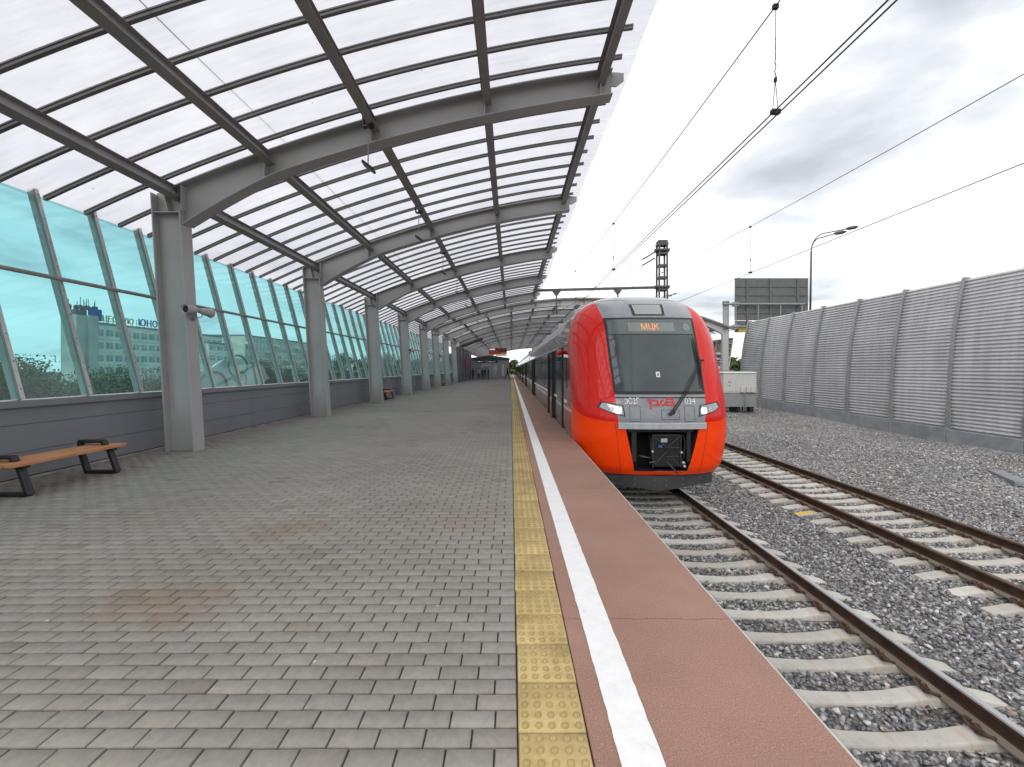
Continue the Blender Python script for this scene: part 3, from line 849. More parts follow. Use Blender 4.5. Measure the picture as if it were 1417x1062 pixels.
ND = curve([(-.62,1.3),(2.6,1.3),(3.1,1.1),(3.45,.6)])
NN = 3.0
def nose(x, z, off=0.0):
    """point of the cab shell at (x, z), pushed out by off along its normal; train-local coordinates"""
    def Yf(x, z):
        q = np.clip(np.abs(x)/NW(z), 0, 1); return NY(z)+ND(z)*(1-(1-q**NN)**(1/NN))
    y = Yf(x, z)
    if off:
        e = .004; gx_ = (Yf(x+e, z)-Yf(x-e, z))/(2*e); gz_ = (Yf(x, z+e)-Yf(x, z-e))/(2*e)
        l = np.sqrt(1+gx_**2+gz_**2); return (x+off*gx_/l, y-off/l, z+off*gz_/l)
    return (x, y, z)
tr = thing('commuter_train', 'red, orange and grey electric train standing at the platform edge', 'train', (T1, 8.7, 0))
def grid_patch(fn, na, nt_, smooth=True):
    g = MB(); g.smooth = smooth
    g.loft([[fn(a, t) for a in np.linspace(0, 1, na)] for t in np.linspace(0, 1, nt_)], False); return g
BH = curve([(-.62,.53),(-.5,.54),(.37,.735),(.378,.74),(.38,.86),(.5,.875),(1.07,.93),(1.09,.935),(2.7,1.0),(3.0,1.04),(3.26,1.02)])   # half width of the centre piece
def bh(z): return np.minimum(BH(z), NW(z)) if z <= 3.26 else NW(z)
def centre(z0, z1, off, mat, name, na=25, nt_=14, inset=0, parent=tr, hw=None):
    def fn(a, t):
        z = z0+(z1-z0)*t; b = (bh(z) if hw is None else hw(z))-inset; return nose((2*a-1)*b, z, off)
    return grid_patch(fn, na, nt_).build(name, mat, parent)
# roof front: blends to the roof, dense rows near the top
def roofcap(a, t):
    z = 2.72+(3.45-2.72)*(1-(1-t)**2.2); b = bh(z)
    s = 2*a-1; s = math.copysign(1-(1-abs(s))**2.6, s) if z > 3.2 else s
    return nose(s*b, z)
grid_patch(roofcap, 61, 60).build('roof_cap', 'tgrey', tr)
wf = centre(1.06, 2.725, 0, 'rubber', 'windscreen_frame', 31, 30)
ws = centre(1.12, 2.68, .006, 'screen', 'windscreen', 31, 30, inset=.05)
centre(2.335, 2.66, .010, 'dispstrip', 'display_strip', 31, 8, inset=.07, parent=ws)
centre(2.322, 2.336, .011, 'rubber', 'strip_edge', 31, 2, inset=.06, parent=ws)
dp = centre(2.39, 2.59, .013, 'disp', 'destination_display', 17, 6, parent=ws, hw=lambda z: .5)
centre(.5, 1.06, 0, 'tgrey', 'nose_panel', 91, 24)
centre(.985, 1.008, .004, 'rubber', 'panel_seam', 31, 3)
def surf_text(txt, size, x, z, off, mat, name, parent, xs=1.0):
    v, f = text_geo(txt, size); g = MB(); g.add([nose(x+p[0]*xs, z+p[1], off) for p in v], f); return g.build(name, mat, parent)
surf_text('МЦК', .185, -.03, 2.488, .017, 'led', 'led_text', dp, .95)
surf_text('С2Г', .165, -.56, .925, .009, 'white', 'class_marking', tr, .78)
surf_text('034', .165, .575, .925, .009, 'white', 'number_marking', tr, .95)
def stroke(g, pts, w, off):
    pts = [np.array(p, float) for p in pts]
    for a, b in zip(pts[:-1], pts[1:]):
        L_ = np.linalg.norm(b-a); d = (b-a)/L_; n = np.array([-d[1], d[0]])*w/2; m = max(1, int(L_/.04)+1)
        for q in range(m):
            p0 = a+(b-a)*q/m; p1 = a+(b-a)*(q+1)/m
            g.add([nose(*(p), off) for p in (p0-n, p1-n, p1+n, p0+n)], [(0,1,2,3)])
def roundpath(c, rx, rz, a0, a1, n=10): return [(c[0]+rx*math.cos(t), c[1]+rz*math.sin(t)) for t in np.linspace(R(a0), R(a1), n)]
g = MB(); stroke(g, roundpath((-.715,.925), .032, .05, 140, -140, 16), .016, .009); stroke(g, [(-.715,.925),(-.683,.925)], .014, .009); g.build('class_marking', 'white', tr)
g = MB(); w = .035; o = .009
w = .034
def cap(p, r=None): g.add([nose(p[0]+(w/2)*math.cos(t), p[1]+(w/2)*math.sin(t), o) for t in np.linspace(0, 2*math.pi, 9)[:-1]], [tuple(range(8))])
def line(pts):
    stroke(g, pts, w, o)
    for p in pts[1:-1]: cap(p)
line([(-.295,.955),(-.215,.955)]); line([(-.27,.905),(-.235,.905)]); line([(-.228,.971),(-.228,.775)])
line([(-.228,.945),(-.12,.945)]+roundpath((-.125,.898), .04, .047, 80, -80)+[(-.12,.85),(-.185,.85)])
line([(-.105,.85),(-.055,.85),(.0,.945),(.04,.945)]); line([(-.005,.85),(.045,.85),(.105,.945)])
line([(.085,.975),(.185,.975)]+roundpath((.19,.93), .045, .045, 90, 0)+[(.235,.85),(.125,.85)]+roundpath((.125,.882), .035, .032, 250, 110)+[(.235,.914)])
g.build('railway_logo', 'logo', tr)
def outline(pts, w, off, name, mat='rubber', parent=tr):
    g = MB(); stroke(g, list(pts)+[pts[0]], w, off); return g.build(name, mat, parent)
for sx in (-1, 1):
    xa, xb = sorted((sx*.445, sx*.655)); outline([(xa,.525),(xb,.525),(xb,.832),(xa,.832)], .007, .0035, 'access_hatch')
outline([(-.02,.57),(.335,.57),(.335,.755),(-.02,.755)], .007, .0035, 'access_hatch')
# bumper ledge standing proud of the shell
g = MB(); prof = [(.375,.015),(.378,.055),(.48,.055),(.502,.02),(.502,.0)]
g.loft([[nose(x, z, o) for z, o in prof] for x in np.linspace(-.875, .875, 41)], False); g.build('bumper_ledge', 'tledge', tr)
# cheeks and lower shell, each side
def zo(a): return .497+.36*a**1.6
for sx in (-1, 1):
    def red(a, t):
        z0 = zo(a); z = z0+(3.262-z0)*t; q0 = min(bh(z)/NW(z), 1); q = 1-(1-q0)*(1-a)**3; return nose(sx*q*NW(z), z)
    g = grid_patch(red, 40, 60).build('red_cheek', 'red', tr)
    def low(a, t):
        z1 = zo(a); z = -.58+(z1+.58)*t; b = float(BH(z)) ; b = .54+(.735-.54)*np.clip((z+.5)/.87, 0, 1) if z < .379 else .876
        q0 = b/NW(z); q = 1-(1-q0)*(1-a)**3; return nose(sx*q*NW(z), z)
    grid_patch(low, 40, 60).build('lower_shell', 'orange', tr)
    def seam(a, t):
        z = zo(a)+(.010 if t > .5 else -.010); q0 = min(.88/NW(z), 1); q = 1-(1-q0)*(1-a)**3; return nose(sx*q*NW(z), z, .004)
    grid_patch(seam, 40, 2).build('shell_seam', 'orange', tr)
    def strip(a, t):
        z = .0+3.4*t; y0 = float(NY(z)+ND(z)); return (sx*float(NW(z)), y0+(max(2.5, y0+.02)-y0)*a, z)
    grid_patch(lambda a, t: (sx*float(NW(-.5+3.76*t)), (lambda y0: y0+(max(2.62, y0+.02)-y0)*a)(float(NY(-.5+3.76*t)+ND(-.5+3.76*t))), -.5+3.76*t), 6, 50).build('cab_side', 'red_side', tr)
    grid_patch(lambda a, t: (lambda z: (lambda y0: (sx*float(NW(z)), y0+(3.9-y0)*a, z))(max(2.62, float(NY(z)+ND(z))+.02)))(-.5+3.95*t), 6, 60).build('cab_side_rear', 'tside', tr)
    # headlamp
    cor = [(.775,.845),(1.19,.915),(1.255,.795),(1.03,.69),(.74,.62)]
    g = MB()
    c0 = nose(sx*.98, .78, .012)
    ring = [nose(sx*x, z, .008) for x, z in cor]; ring2 = [nose(sx*(.98+(x-.98)*.9), .78+(z-.78)*.86, .014) for x, z in cor]
    def along(poly, n=5):
        out = []
        for a, b in zip(poly, poly[1:]+poly[:1]): out += [(a[0]+(b[0]-a[0])*k/n, a[1]+(b[1]-a[1])*k/n) for k in range(n)]
        return out
    fine = along(cor); inner = [(.98+(x-.98)*.9, .78+(z-.78)*.84) for x, z in fine]
    g.k = 0; rr = [[nose(sx*x, z, .001) for x, z in fine], [nose(sx*x, z, .014) for x, z in fine], [nose(sx*x, z, .014) for x, z in inner]]
    g.loft(rr, True, False); hlo = g.build('headlight', 'rubber', tr)
    g = MB(); g.add([nose(sx*x, z, .010) for x, z in inner], [tuple(range(len(inner)))]); g.build('lens', 'hl', hlo)
    g = MB(); hx = .875 if sx < 0 else .855
    g.add([nose(sx*(hx+.062*math.copysign(abs(math.cos(t))**.7, math.cos(t))), .735+.062*math.copysign(abs(math.sin(t))**.7, math.sin(t)), .017) for t in np.linspace(0, 2*math.pi, 21)[:-1]], [tuple(range(20))]); g.build('lamp', 'lamp', hlo)
    g = MB(); g.add([nose(sx*(.99+.04*math.cos(t)), .765+.05*math.sin(t), .0165) for t in np.linspace(0, 2*math.pi, 17)[:-1]], [tuple(range(16))]); g.build('reflector', 'alu', hlo)
for sx in (-1, 1):
    g = MB(); stroke(g, [(sx*(.80+.14*t), -.57+1.05*t) for t in np.linspace(0, 1, 16)], .006, .003); g.build('panel_seam', 'rubber', tr)
    g = MB(); stroke(g, [(sx*(1.02+.1*t), .95+1.9*t) for t in np.linspace(0, 1, 30)], .005, .003); g.build('panel_seam', 'red_side', tr)
centre(-.585, -.5, 0, 'orange', 'lower_lip', 21, 6, hw=lambda z: .545)
# coupler bay
g = MB()
zt_, zb_ = .375, -.5
hwz = lambda z: .54+(.735-.54)*(z-zb_)/(zt_-zb_)
rim = [nose(x, z, -.002) for x, z in [(-hwz(zb_),zb_)]+[(hwz(zb_),zb_)]+[(hwz(z),z) for z in np.linspace(zb_, zt_, 6)[1:]]+[(-hwz(z),z) for z in np.linspace(zt_, zb_, 6)[:-1]]]
back = [(p[0]*.9, .75, p[2]) for p in rim]
g.loft([rim, back], True, False); g.add(back, [tuple(range(len(back)))])
cb = g.build('coupler_bay', 'dark', tr)
cp = MB(); cp.box(-.16,.41,.14,.6,-.42,.235); cpo = cp.build('coupler', 'dark', cb, bevel=.02)
g = MB()
for a, b in (((-.16,.235),(.41,.235)),((-.16,-.42),(-.16,.235)),((.41,-.42),(.41,.235)),((-.12,.2),(.12,-.02)),((.38,.2),(.12,-.02)),((.12,-.02),(.38,-.02)),((.12,-.2),(.38,-.2)),((-.12,-.35),(.12,-.1)),((.38,-.38),(.2,-.2))):
    g.bar((a[0],.13,a[1]),(b[0],.13,b[1]),.016,.016,(0,1,0))
g.build('coupler_ribs', pm('worn_steel', (.09,.09,.09), .4, .6), cb)
g = MB(); g.box(-.0,.13,.112,.12,.09,.17); g.build('white_plate', 'cabinet', cb)
g = MB(); g.box(-.05,.03,.112,.12,-.02,.03); g.build('blue_plate', 'sticker', cb)
for pts, r in (([(.1,.1,-.3),(.32,.05,-.52)], .014), ([(-.42,.2,-.2),(-.2,.16,-.24)], .02), ([(-.24,.1,-.32),(-.12,.1,-.3)], .018)):
    g = MB(); g.smooth = True; g.tube(pts, r, 8); g.build('lever', 'mast', cb)
for pts, r in (([(-.19,.16,.2),(-.2,.12,0),(-.17,.12,-.3),(-.1,.14,-.4)], .016), ([(.45,.2,.3),(.5,.14,.1),(.47,.12,-.2),(.4,.15,-.4)], .016), ([(-.6,.2,.3),(-.55,.14,-.1),(-.5,.14,-.4)], .022)):
    g = MB(); g.smooth = True; g.tube(pts, r, 7); g.build('air_hose', 'rubber', cb)
for (x, z, r) in ((.46,-.33,.035),(.48,-.4,.03),(-.17,-.1,.03),(.42,-.12,.028)):
    g = MB(); g.smooth = True; g.tube([(x,.1,z),(x,.16,z)], r, 10); g.build('hose_coupling', 'alu', cb)
g = MB(); g.box(-.6,-.5,.1,.3,-.3,.3); g.box(.52,.6,.1,.3,-.3,.32); g.box(-.66,.66,.12,.3,.3,.37); g.build('bay_frame', 'rubber', cb)
# snowplough
g = MB()
xsn = np.linspace(-1.36, 1.2, 21)
g.loft([[(x, .10+.42*abs(x)/1.36, -.6), (x, .10+.42*abs(x)/1.36, -.90+.10*abs(x)/1.36), (x,.3+.42*abs(x)/1.36,-.90+.1*abs(x)/1.36), (x,.3+.42*abs(x)/1.36,-.6)] for x in xsn])
pl_ = g.build('snowplough', 'plow', tr)
g = MB()
for x in (-.9,-.5,-.12,.12,.5,.9):
    for z in (-.68,-.8): g.disc((x,.097+.42*abs(x)/1.36,z), (0,-1,0), .011, 8)
g.build('bolt', 'galv', pl_)
# wipers
g = MB(); 
P = lambda x, z, o: Vector(nose(x, z, o))
for dx in (-.028, .028): g.tube([P(.17+dx,.69,.05), P(.5+dx*.7,1.1,.09), P(.93+dx,1.72,.06)], [.012,.011,.008], 7)
g.tube([P(.12,.66,.03), P(.22,.72,.06)], .035, 8)
wp = g.build('wiper_arm', 'rubber', tr)
g = MB(); g.tube([P(.865,2.25,.035), P(.885,1.95,.05), P(.90,1.7,.055), P(.885,1.4,.05), P(.86,1.17,.035)], [.008,.026,.034,.026,.008], 6); g.tube([P(.89,1.74,.06), P(1.0,1.745,.06)], .02, 7); g.build('wiper_blade', 'rubber', wp)
# roof lamp window
def qpatch(c4, off, na=10, nt_=6):
    def fn(a, t):
        p0 = np.array(c4[0])*(1-a)+np.array(c4[1])*a; p1 = np.array(c4[3])*(1-a)+np.array(c4[2])*a; p = p0*(1-t)+p1*t; return nose(p[0], p[1], off)
    return grid_patch(fn, na, nt_)
rl = qpatch([(-.345,2.765),(.36,2.765),(.405,3.06),(-.36,3.06)], .006).build('roof_lamp', 'rubber', tr)
qpatch([(-.29,2.79),(.305,2.79),(.345,3.04),(-.305,3.04)], .011).build('lens', pm('opal_lens', (.33, .35, .34), .3, var=.12, vs=30), rl)
g = MB(); g.add([nose(.78+.085*math.cos(t), 2.49+.085*math.sin(t), .013) for t in np.linspace(0, 2*math.pi, 25)[:-1]], [tuple(range(24))]); g.build('round_vent', 'disp', ws)
qpatch([(-.045,1.41),(.035,1.41),(.035,1.52),(-.045,1.52)], .009, 3, 3).build('paper_notice', 'white', ws)
qpatch([(-.02,1.43),(.012,1.43),(.012,1.49),(-.02,1.49)], .0105, 3, 3).build('notice_print', 'signback', ws)
# top closing strip
g = MB(); g.quad((-.16,2.95,3.45),(.16,2.95,3.45),(.16,3.9,3.45),(-.16,3.9,3.45)); g.build('roof_cap', 'tgrey', tr)
# camera pod
g = MB(); g.smooth = True; g.tube([(-1.66,2.75,2.02),(-1.72,2.74,2.02),(-1.80,2.7,2.0),(-1.83,2.68,1.99)], [.03,.06,.065,.02], 10); g.build('camera_pod', 'red', tr)
g = MB(); v, f = text_geo('ласточка', .13); g.add([(-1.672, 2.1-p[0], 2.22+p[1]) for p in v], f); g.build('name_lettering', 'white', tr)
# cars
def car(y0, y1, first=False):
    prof = [(float(NW(z)), z) for z in list(np.linspace(-.3, 2.9, 14))+[3.05,3.12,3.2,3.26,3.31,3.36,3.4,3.43,3.45]]
    ring = lambda y: [(-x,y,z) for x, z in prof]+[(x,y,z) for x, z in reversed(prof)]
    g = MB(); n = len(prof); rings = [ring(y0), ring(y1)]
    for j in range(2*n-1):
        zc = (rings[0][j][2]+rings[0][j+1][2])/2; g.k = 1 if zc > 2.72 else 0
        g.loft([[r[j], r[j+1]] for r in rings], False)
    g.k = 0
    for r in rings: g.add(r, [tuple(range(len(r)))])
    body = g.build('car_body', ['tside', 'troof'], tr)
    doors = [y0+1.5, y0+13.2] if first else [y0+5.3, y0+16.4]
    for sx in (-1, 1):
        X = lambda o: sx*(1.66+o)
        def pl(g, o0, o1, a, b, c, d):
            x0, x1 = sorted((X(o0), X(o1))); g.box(x0, x1, a, b, c, d)
        spans = []
        last = y0+.5
        for dy in doors: spans.append((last, dy-.25)); last = dy+1.65
        spans.append((last, y1-.5))
        for a, b in spans:
            if b-a < .9: continue
            n = max(1, round((b-a)/1.9)); w = (b-a)/n
            for i in range(n):
                g = MB(); pl(g, .0, .008, a+i*w+.06, a+(i+1)*w-.06, .92, 1.92); g.build('window', 'tglass', body)
        for dy in doors:
            g = MB(); pl(g, .001, .07, dy-.14, dy, .02, 2.14); pl(g, .001, .07, dy+1.4, dy+1.54, .02, 2.14); pl(g, .001, .07, dy, dy+1.4, 2.06, 2.14); d = g.build('door', 'rubber', body)
            g = MB(); pl(g, .001, .03, dy, dy+.695, .02, .62); pl(g, .001, .03, dy+.705, dy+1.4, .02, .62); pl(g, .001, .03, dy, dy+1.4, 1.95, 2.06); g.build('door_leaf', 'red_side', d)
            g = MB(); pl(g, .001, .022, dy+.01, dy+.69, .62, 1.95); pl(g, .001, .022, dy+.71, dy+1.39, .62, 1.95); g.build('door_glass', 'tglass', d)
        g = MB()
        for a, b in spans: pl(g, .0, .005, a, b, .73, .80)
        g.build('white_stripe', 'white', body)
        g = MB(); pl(g, -.0, .03, y0+.1, y1-.1, 2.15, 2.2); g.build('rain_gutter', 'troof', body)
    g = MB(); g.box(-1.3,1.3,y0+.3,y1-.3,-.85,-.3)
    for by in ((y0+1.5 if first else y0+2.5), y1-2.5):
        for wy in (-1.2, 1.2):
            for sx in (-1, 1): g.tube([(sx*.72,by+wy,-.70),(sx*.86,by+wy,-.70)], .43, 18)
        for sx in (-1, 1): g.box(sx*1.02-.08, sx*1.02+.08, by-1.8, by+1.8, -.85, -.55)
    g.build('underframe', 'dark', tr)
    return body
y = 3.9; b1 = car(3.9, 24.2, True); y = 24.9
cuts = [24.2]
for i in range(4): car(y, y+23.6); y += 24.3
g = MB()
for i in range(4): yy0 = 24.15+24.3*i; g.box(-1.3,1.3,yy0,yy0+.8,-.2,3.1)
g.build('gangway', 'rubber', tr)
# cab side door
g = MB(); g.box(-1.668,-1.66,3.05,3.75,.05,2.1); cd = g.build('cab_door', 'tside', tr)
g = MB(); g.box(-1.674,-1.668,3.15,3.65,1.0,1.95); g.build('window', 'tglass', cd)
g = MB(); g.box(-1.685,-1.66,2.93,3.03,.0,2.15); g.build('door_post', 'rubber', tr)
g = MB(); g.box(-1.667,-1.66,2.0,2.25,1.1,1.85); g.build('cab_side_window', 'tglass', tr)
g = MB(); g.box(-1.667,-1.66,2.1,2.6,.73,.80); g.build('side_stripe', 'white', tr)
# pantograph
g = MB()
py = 27.0
for sx in (-1, 1):
    g.tube([(sx*.5,py+1.4,3.55),(sx*.35,py-.5,4.05)], .03, 6); g.tube([(sx*.35,py-.5,4.05),(sx*.45,py+.7,4.53)], .02, 6)
g.tube([(-.35,py-.5,4.05),(.35,py-.5,4.05)], .03, 6); g.tube([(-1.0,py+.6,4.45),(-.75,py+.6,4.55),(.75,py+.6,4.55),(1.0,py+.6,4.45)], .025, 6); g.tube([(-1.0,py+.85,4.45),(-.75,py+.85,4.55),(.75,py+.85,4.55),(1.0,py+.85,4.45)], .025, 6)
g.box(-.7,.7,py-.1,py+1.7,3.45,3.56)
g.build('pantograph', 'black', tr)
# roof equipment
for (a, b, h) in ((6,9,.16),(11,14.5,.2),(17,21,.14),(32,36,.22),(40,45,.2)):
    g = MB(); g.box(-.9,.9,a,b,3.36,3.45+h); g.build('roof_unit', 'troof', tr, bevel=.03)

# ------------------------------------------------------------------ noise barrier
nb = thing('noise_barrier', 'curved corrugated aluminium noise barrier along the right of the tracks', 'barrier')
FX = 20.0; FTOP = 5.72
def fx(t): return FX+.72*t**2.3
fys = [19.76-3*3.0+3*i for i in range(0, 10)]
fys = [y for y in np.arange(19.76-9, 38.2, 2.98)]
for i, y in enumerate(fys):
    zb = -1.30+.42*float(sm(16, 36, y)); g = MB()
    ts = np.linspace(0, 1.004, 14)
    P = [(fx(t), zb+.12+(FTOP-zb-.12)*t) for t in ts]
    for (o0, o1, w) in ((-.15,-.125,.16),(-.125,.14,.04)):
        g.loft([[(x+o0,y-w/2,z),(x+o1,y-w/2,z),(x+o1,y+w/2,z),(x+o0,y+w/2,z)] for x, z in P])
    g.box(FX-.2,FX+.15,y-.14,y+.14,zb+.1,zb+.14)
    for s in (-.11, .11): g.box(FX-.16,FX-.13,y+s-.02,y+s+.02,zb+.14,zb+1.0) if i >= 0 else None
    g.build('post', 'galv', nb)
    if i+1 < len(fys):
        y1 = fys[i+1]; zb2 = -1.30+.42*float(sm(16, 36, y1)); zm = min(zb, zb2)
        h0 = (zb+zb2)/2+.14
        g = MB(); tt = []
        n = 42
        for k in range(n):
            for (f, d) in ((0,.0),(.12,.0),(.36,.07),(.62,.07),(.88,0)): tt.append(((k+f)/n, d))
        tt.append((1, 0))
        H = lambda zb_, t: zb_+.14+(FTOP-.05-zb_-.14)*t
        g.loft([[(fx(t)-d,y+.02,H((zb+zb2)/2,t)),(fx(t)-d,y1-.02,H((zb+zb2)/2,t))] for t, d in tt], False)
        g.loft([[(fx(t)+.06,y+.02,H((zb+zb2)/2,t)),(fx(t)+.06,y1-.02,H((zb+zb2)/2,t))] for t, d in (tt[0], tt[100], tt[-1])], False)
        g.build('corrugated_panel', 'corr', nb)
        g = MB(); a = (zb+zb2)/2; g.box(FX-.26,FX+.2,y+.012,y1-.012,a-1.2,a+.13); g.build('plinth', 'concrete_grey', nb, bevel=.015)

# concrete trough lid lying in the gravel
g = MB(); g.box(-.16,.16,-.75,.75,-.05,.06); o = g.build('cable_trough', 'concrete_grey', bevel=.012); o.location = (13.15,11.45,float(ballast_z(13.15,11.45))+.03); o.rotation_euler = (0,0,R(-30))
tag(o, 'dark concrete trough lid half buried in gravel near the barrier', 'trough lid')

# ------------------------------------------------------------------ relay cabinet
cbn = thing('equipment_cabinet', 'pale grey equipment cabinet on a darker base beside the barrier', 'cabinet', (15.65, 29.5, -1.25))
g = MB(); g.box(-1.2,1.05,0,1.3,.26,1.2); lb = g.build('base_box', 'cab_low', cbn, bevel=.01)
g = MB(); g.box(-1.2,1.05,-.02,1.3,1.215,2.55); ub = g.build('upper_box', 'cabinet', cbn, bevel=.01)
g = MB(); g.loft([[(-1.26,-.08,2.55),(1.1,-.08,2.55),(1.1,1.36,2.55),(-1.26,1.36,2.55)],[(-1.1,.1,2.66),(.95,.1,2.66),(.95,1.2,2.66),(-1.1,1.2,2.66)]]); g.build('lid', 'cabinet', cbn)
g = MB(); g.box(-1.1,-.4,-.035,-.021,1.3,2.35); g.box(-.36,.95,-.035,-.021,1.3,2.35); dr = g.build('door', 'cabinet', ub, bevel=.004)
g = MB()
for x, z in ((-.85,1.95),(-.75,1.95),(-.8,1.7)): g.box(x-.03,x+.03,-.045,-.036,z-.03,z+.03)
g.build('handle', 'black', dr)
for x in (.05,.45,.75):
    g = MB(); g.box(x-.13,x+.13,-.16,-.036,1.25,1.62); g.build('meter_box', 'cabinet', ub, bevel=.008)
for x in (.15,.28): g = MB(); g.tube([(x,-.09,0),(x,-.09,1.24)], .03, 8); g.build('conduit', 'galv', cbn)
for x in (-1.1,-.1,.8): g = MB(); g.box(x-.12,x+.12,.1,1.2,-.1,.258); g.build('foot', 'black', cbn)
g = MB(); g.box(-1.2,1.06,-.03,-.022,1.2,1.214); g.build('red_strip', pm('faded_red', (.35,.06,.06), .6), cbn)
c2 = thing('equipment_cabinet', 'smaller plain grey cabinet half hidden between the train and larger cabinet', 'cabinet', (16.6, 33.0, -1.2))
g = MB(); g.box(-1.0,.3,0,1.1,.1,2.6); u = g.build('upper_box', 'cabinet', c2, bevel=.01)
g = MB(); g.box(-.9,.2,-.02,0,.3,2.4); g.build('door', 'cab_low', u); g = MB(); g.box(-1.06,.36,-.06,1.16,2.6,2.68); g.build('lid', 'cab_low', c2)

# ------------------------------------------------------------------ road sign seen from behind, street lamps
rs = thing('road_sign', 'large grey back of a road sign on a thick pole above the barrier', 'road sign', (0,45,0))
g = MB(); g.smooth = True; g.tube([(22.35,0,-8),(22.3,0,8.55)], .30, 16); g.smooth = False; g.tube([(22.3,0,8.45),(22.3,0,8.62)], .34, 16); g.build('pole', 'galv', rs)
g = MB()
for z in (8.28, 5.95):
    g.tube([(21.8,-.3,z),(30.3,-.3,z)], .11, 10)
    g.box(22.9,23.5,-.32,.0,z-.22,z+.22)
for x in (23.2,25.5,27.8,30.0): g.tube([(x,-.3,5.95),(x,-.3,8.28)], .06, 8)
g.build('truss', 'galv', rs)
pan = MB(); pan.box(23.3,30.95,.12,.2,6.65,11.05); pan.box(23.3,25.0,.12,.2,5.4,6.6); po = pan.build('sign_panel', 'signback', rs, bevel=.03)
g = MB()
for x in (24.55,26.95,29.8): g.box(x-.09,x+.09,-.0,.118,5.7 if x < 25 else 6.7,10.98)
for z in (10.15,9.25,8.35,7.4,6.7): g.box(23.4,30.85,.05,.117,z-.05,z+.05)
g.build('stiffener', pm('sign_rail_grey', (.11,.112,.115), .5, .3), po)
g = MB(); g.box(23.6,24.4,.02,.1,5.45,5.85); g.build('yellow_lamp', 'yellow', po)

def lamp_post(loc, H, label, s=1.0, double=True):
    t = thing('street_lamp', label, 'street lamp', loc, 'street lamps beyond the tracks')
    g = MB(); g.smooth = True; lean = -.012*H
    g.tube([(0,0,0),(lean*.0,0,H*.3)], .16*s, 10); g.tube([(0,0,H*.3),(0.02,0,H*.62)], [.12*s,.1*s], 10); g.tube([(.02,0,H*.62),(.12,0,H-2.2*s)], [.09*s,.07*s], 10)
    g.build('pole', 'mast', t)
    for i, dy in enumerate((0, .0)[:2 if double else 1]):
        L_ = 3.9*s if i == 0 else 2.6*s; dz = 0 if i == 0 else -.42*s
        g = MB(); g.smooth = True
        arc = [(.12,0,H-2.2*s)]+[(.12+L_*.36*(1-math.cos(a)), dy, H-2.2*s+(1.62*s+dz)*math.sin(a)) for a in np.linspace(0.15, math.pi/2, 8)]+[(.12+L_*.8,dy,H-.22*s+dz)]
        g.tube(arc, .045*s, 8); a_ = g.build('arm', 'mast', t)
        g = MB(); g.smooth = True; x = .12+L_*.8
        pts = [(x-.1,dy,H-.24*s+dz),(x+.15*s,dy,H-.2*s+dz),(x+.7*s,dy,H-.1*s+dz),(x+1.0*s,dy,H-.04*s+dz)]
        g.tube(pts, [.06*s,.15*s,.16*s,.05*s], 10); g.build('lamp_head', 'mast', a_)
    return t
lamp_post((26.2,38,-8), 8+14.1-.0, 'tall street lamp with two bent arms behind the road sign')
lamp_post((51.2,150,-8), 8+27.8, 'distant street lamp whose small heads peek over the train roof', 1.5)

# ------------------------------------------------------------------ overhead line
MY = 29.0
mast = thing('catenary_mast', 'dark lattice catenary mast rising behind the train with a long cross beam', 'mast', (10.1,MY,0))
g = MB()
for x in (-.3,.3):
    for y in (-.26,.26): g.bar((x,y,-1.5),(x*.85,y,9.85),.1,.1)
for k in range(15):
    z = -1.2+k*.8
    for y in (-.26,.26): g.box(-.3,.3,y-.02,y+.02,z,z+.14)
    for x in (-.28,.28): g.box(x-.02,x+.02,-.26,.26,z,z+.14)
g.box(-.34,.34,-.3,.3,9.8,9.98)
g.build('lattice_tower', 'mast', mast)
g = MB()
for z in (9.5, 7.05):
    g = MB(); g.box(-.42,.42,-.36,.36,z-.06,z+.06); g.box(.34,.46,-.16,.16,z-.1,z+.1); g.box(-.48,-.34,-.16,.16,z-.1,z+.1); g.build('collar', 'mast', mast)
g = MB(); g.bar((-8.6,0,6.83),(-.36,0,7.04),.14,.16); g.build('cross_beam', 'mast', mast)
for x, z in ((-7.05,6.85),(-2.95,6.95)):
    h = MB(); h.prism([(x-.28,z-.08),(x+.28,z-.08),(x+.07,z-.36),(x-.07,z-.36)], -.06, .06); h.box(x-.045,x+.045,-.04,.04,z-1.6,z-.35); ho = h.build('hanger', 'mast', mast)
    g = MB(); g.smooth = True
    for k in range(4): g.tube([(x,0,z-.6-.2*k),(x,0,z-.66-.2*k)], .085, 10)
    g.build('insulator', 'galv', ho)
for dz, ex in ((9.4,-12.3),(9.0,-12.6)):
    g = MB(); g.tube([(-.5,0,dz),(-3.5,6,dz-1.35),(-6.6,12,dz-2.45)], .014, 5)
    g.tube([(-.5,0,dz),(-.72,.44,dz-.12),(-1.0,1.0,dz-.24)], .05, 6); g.build('guy_wire', 'wire', mast)
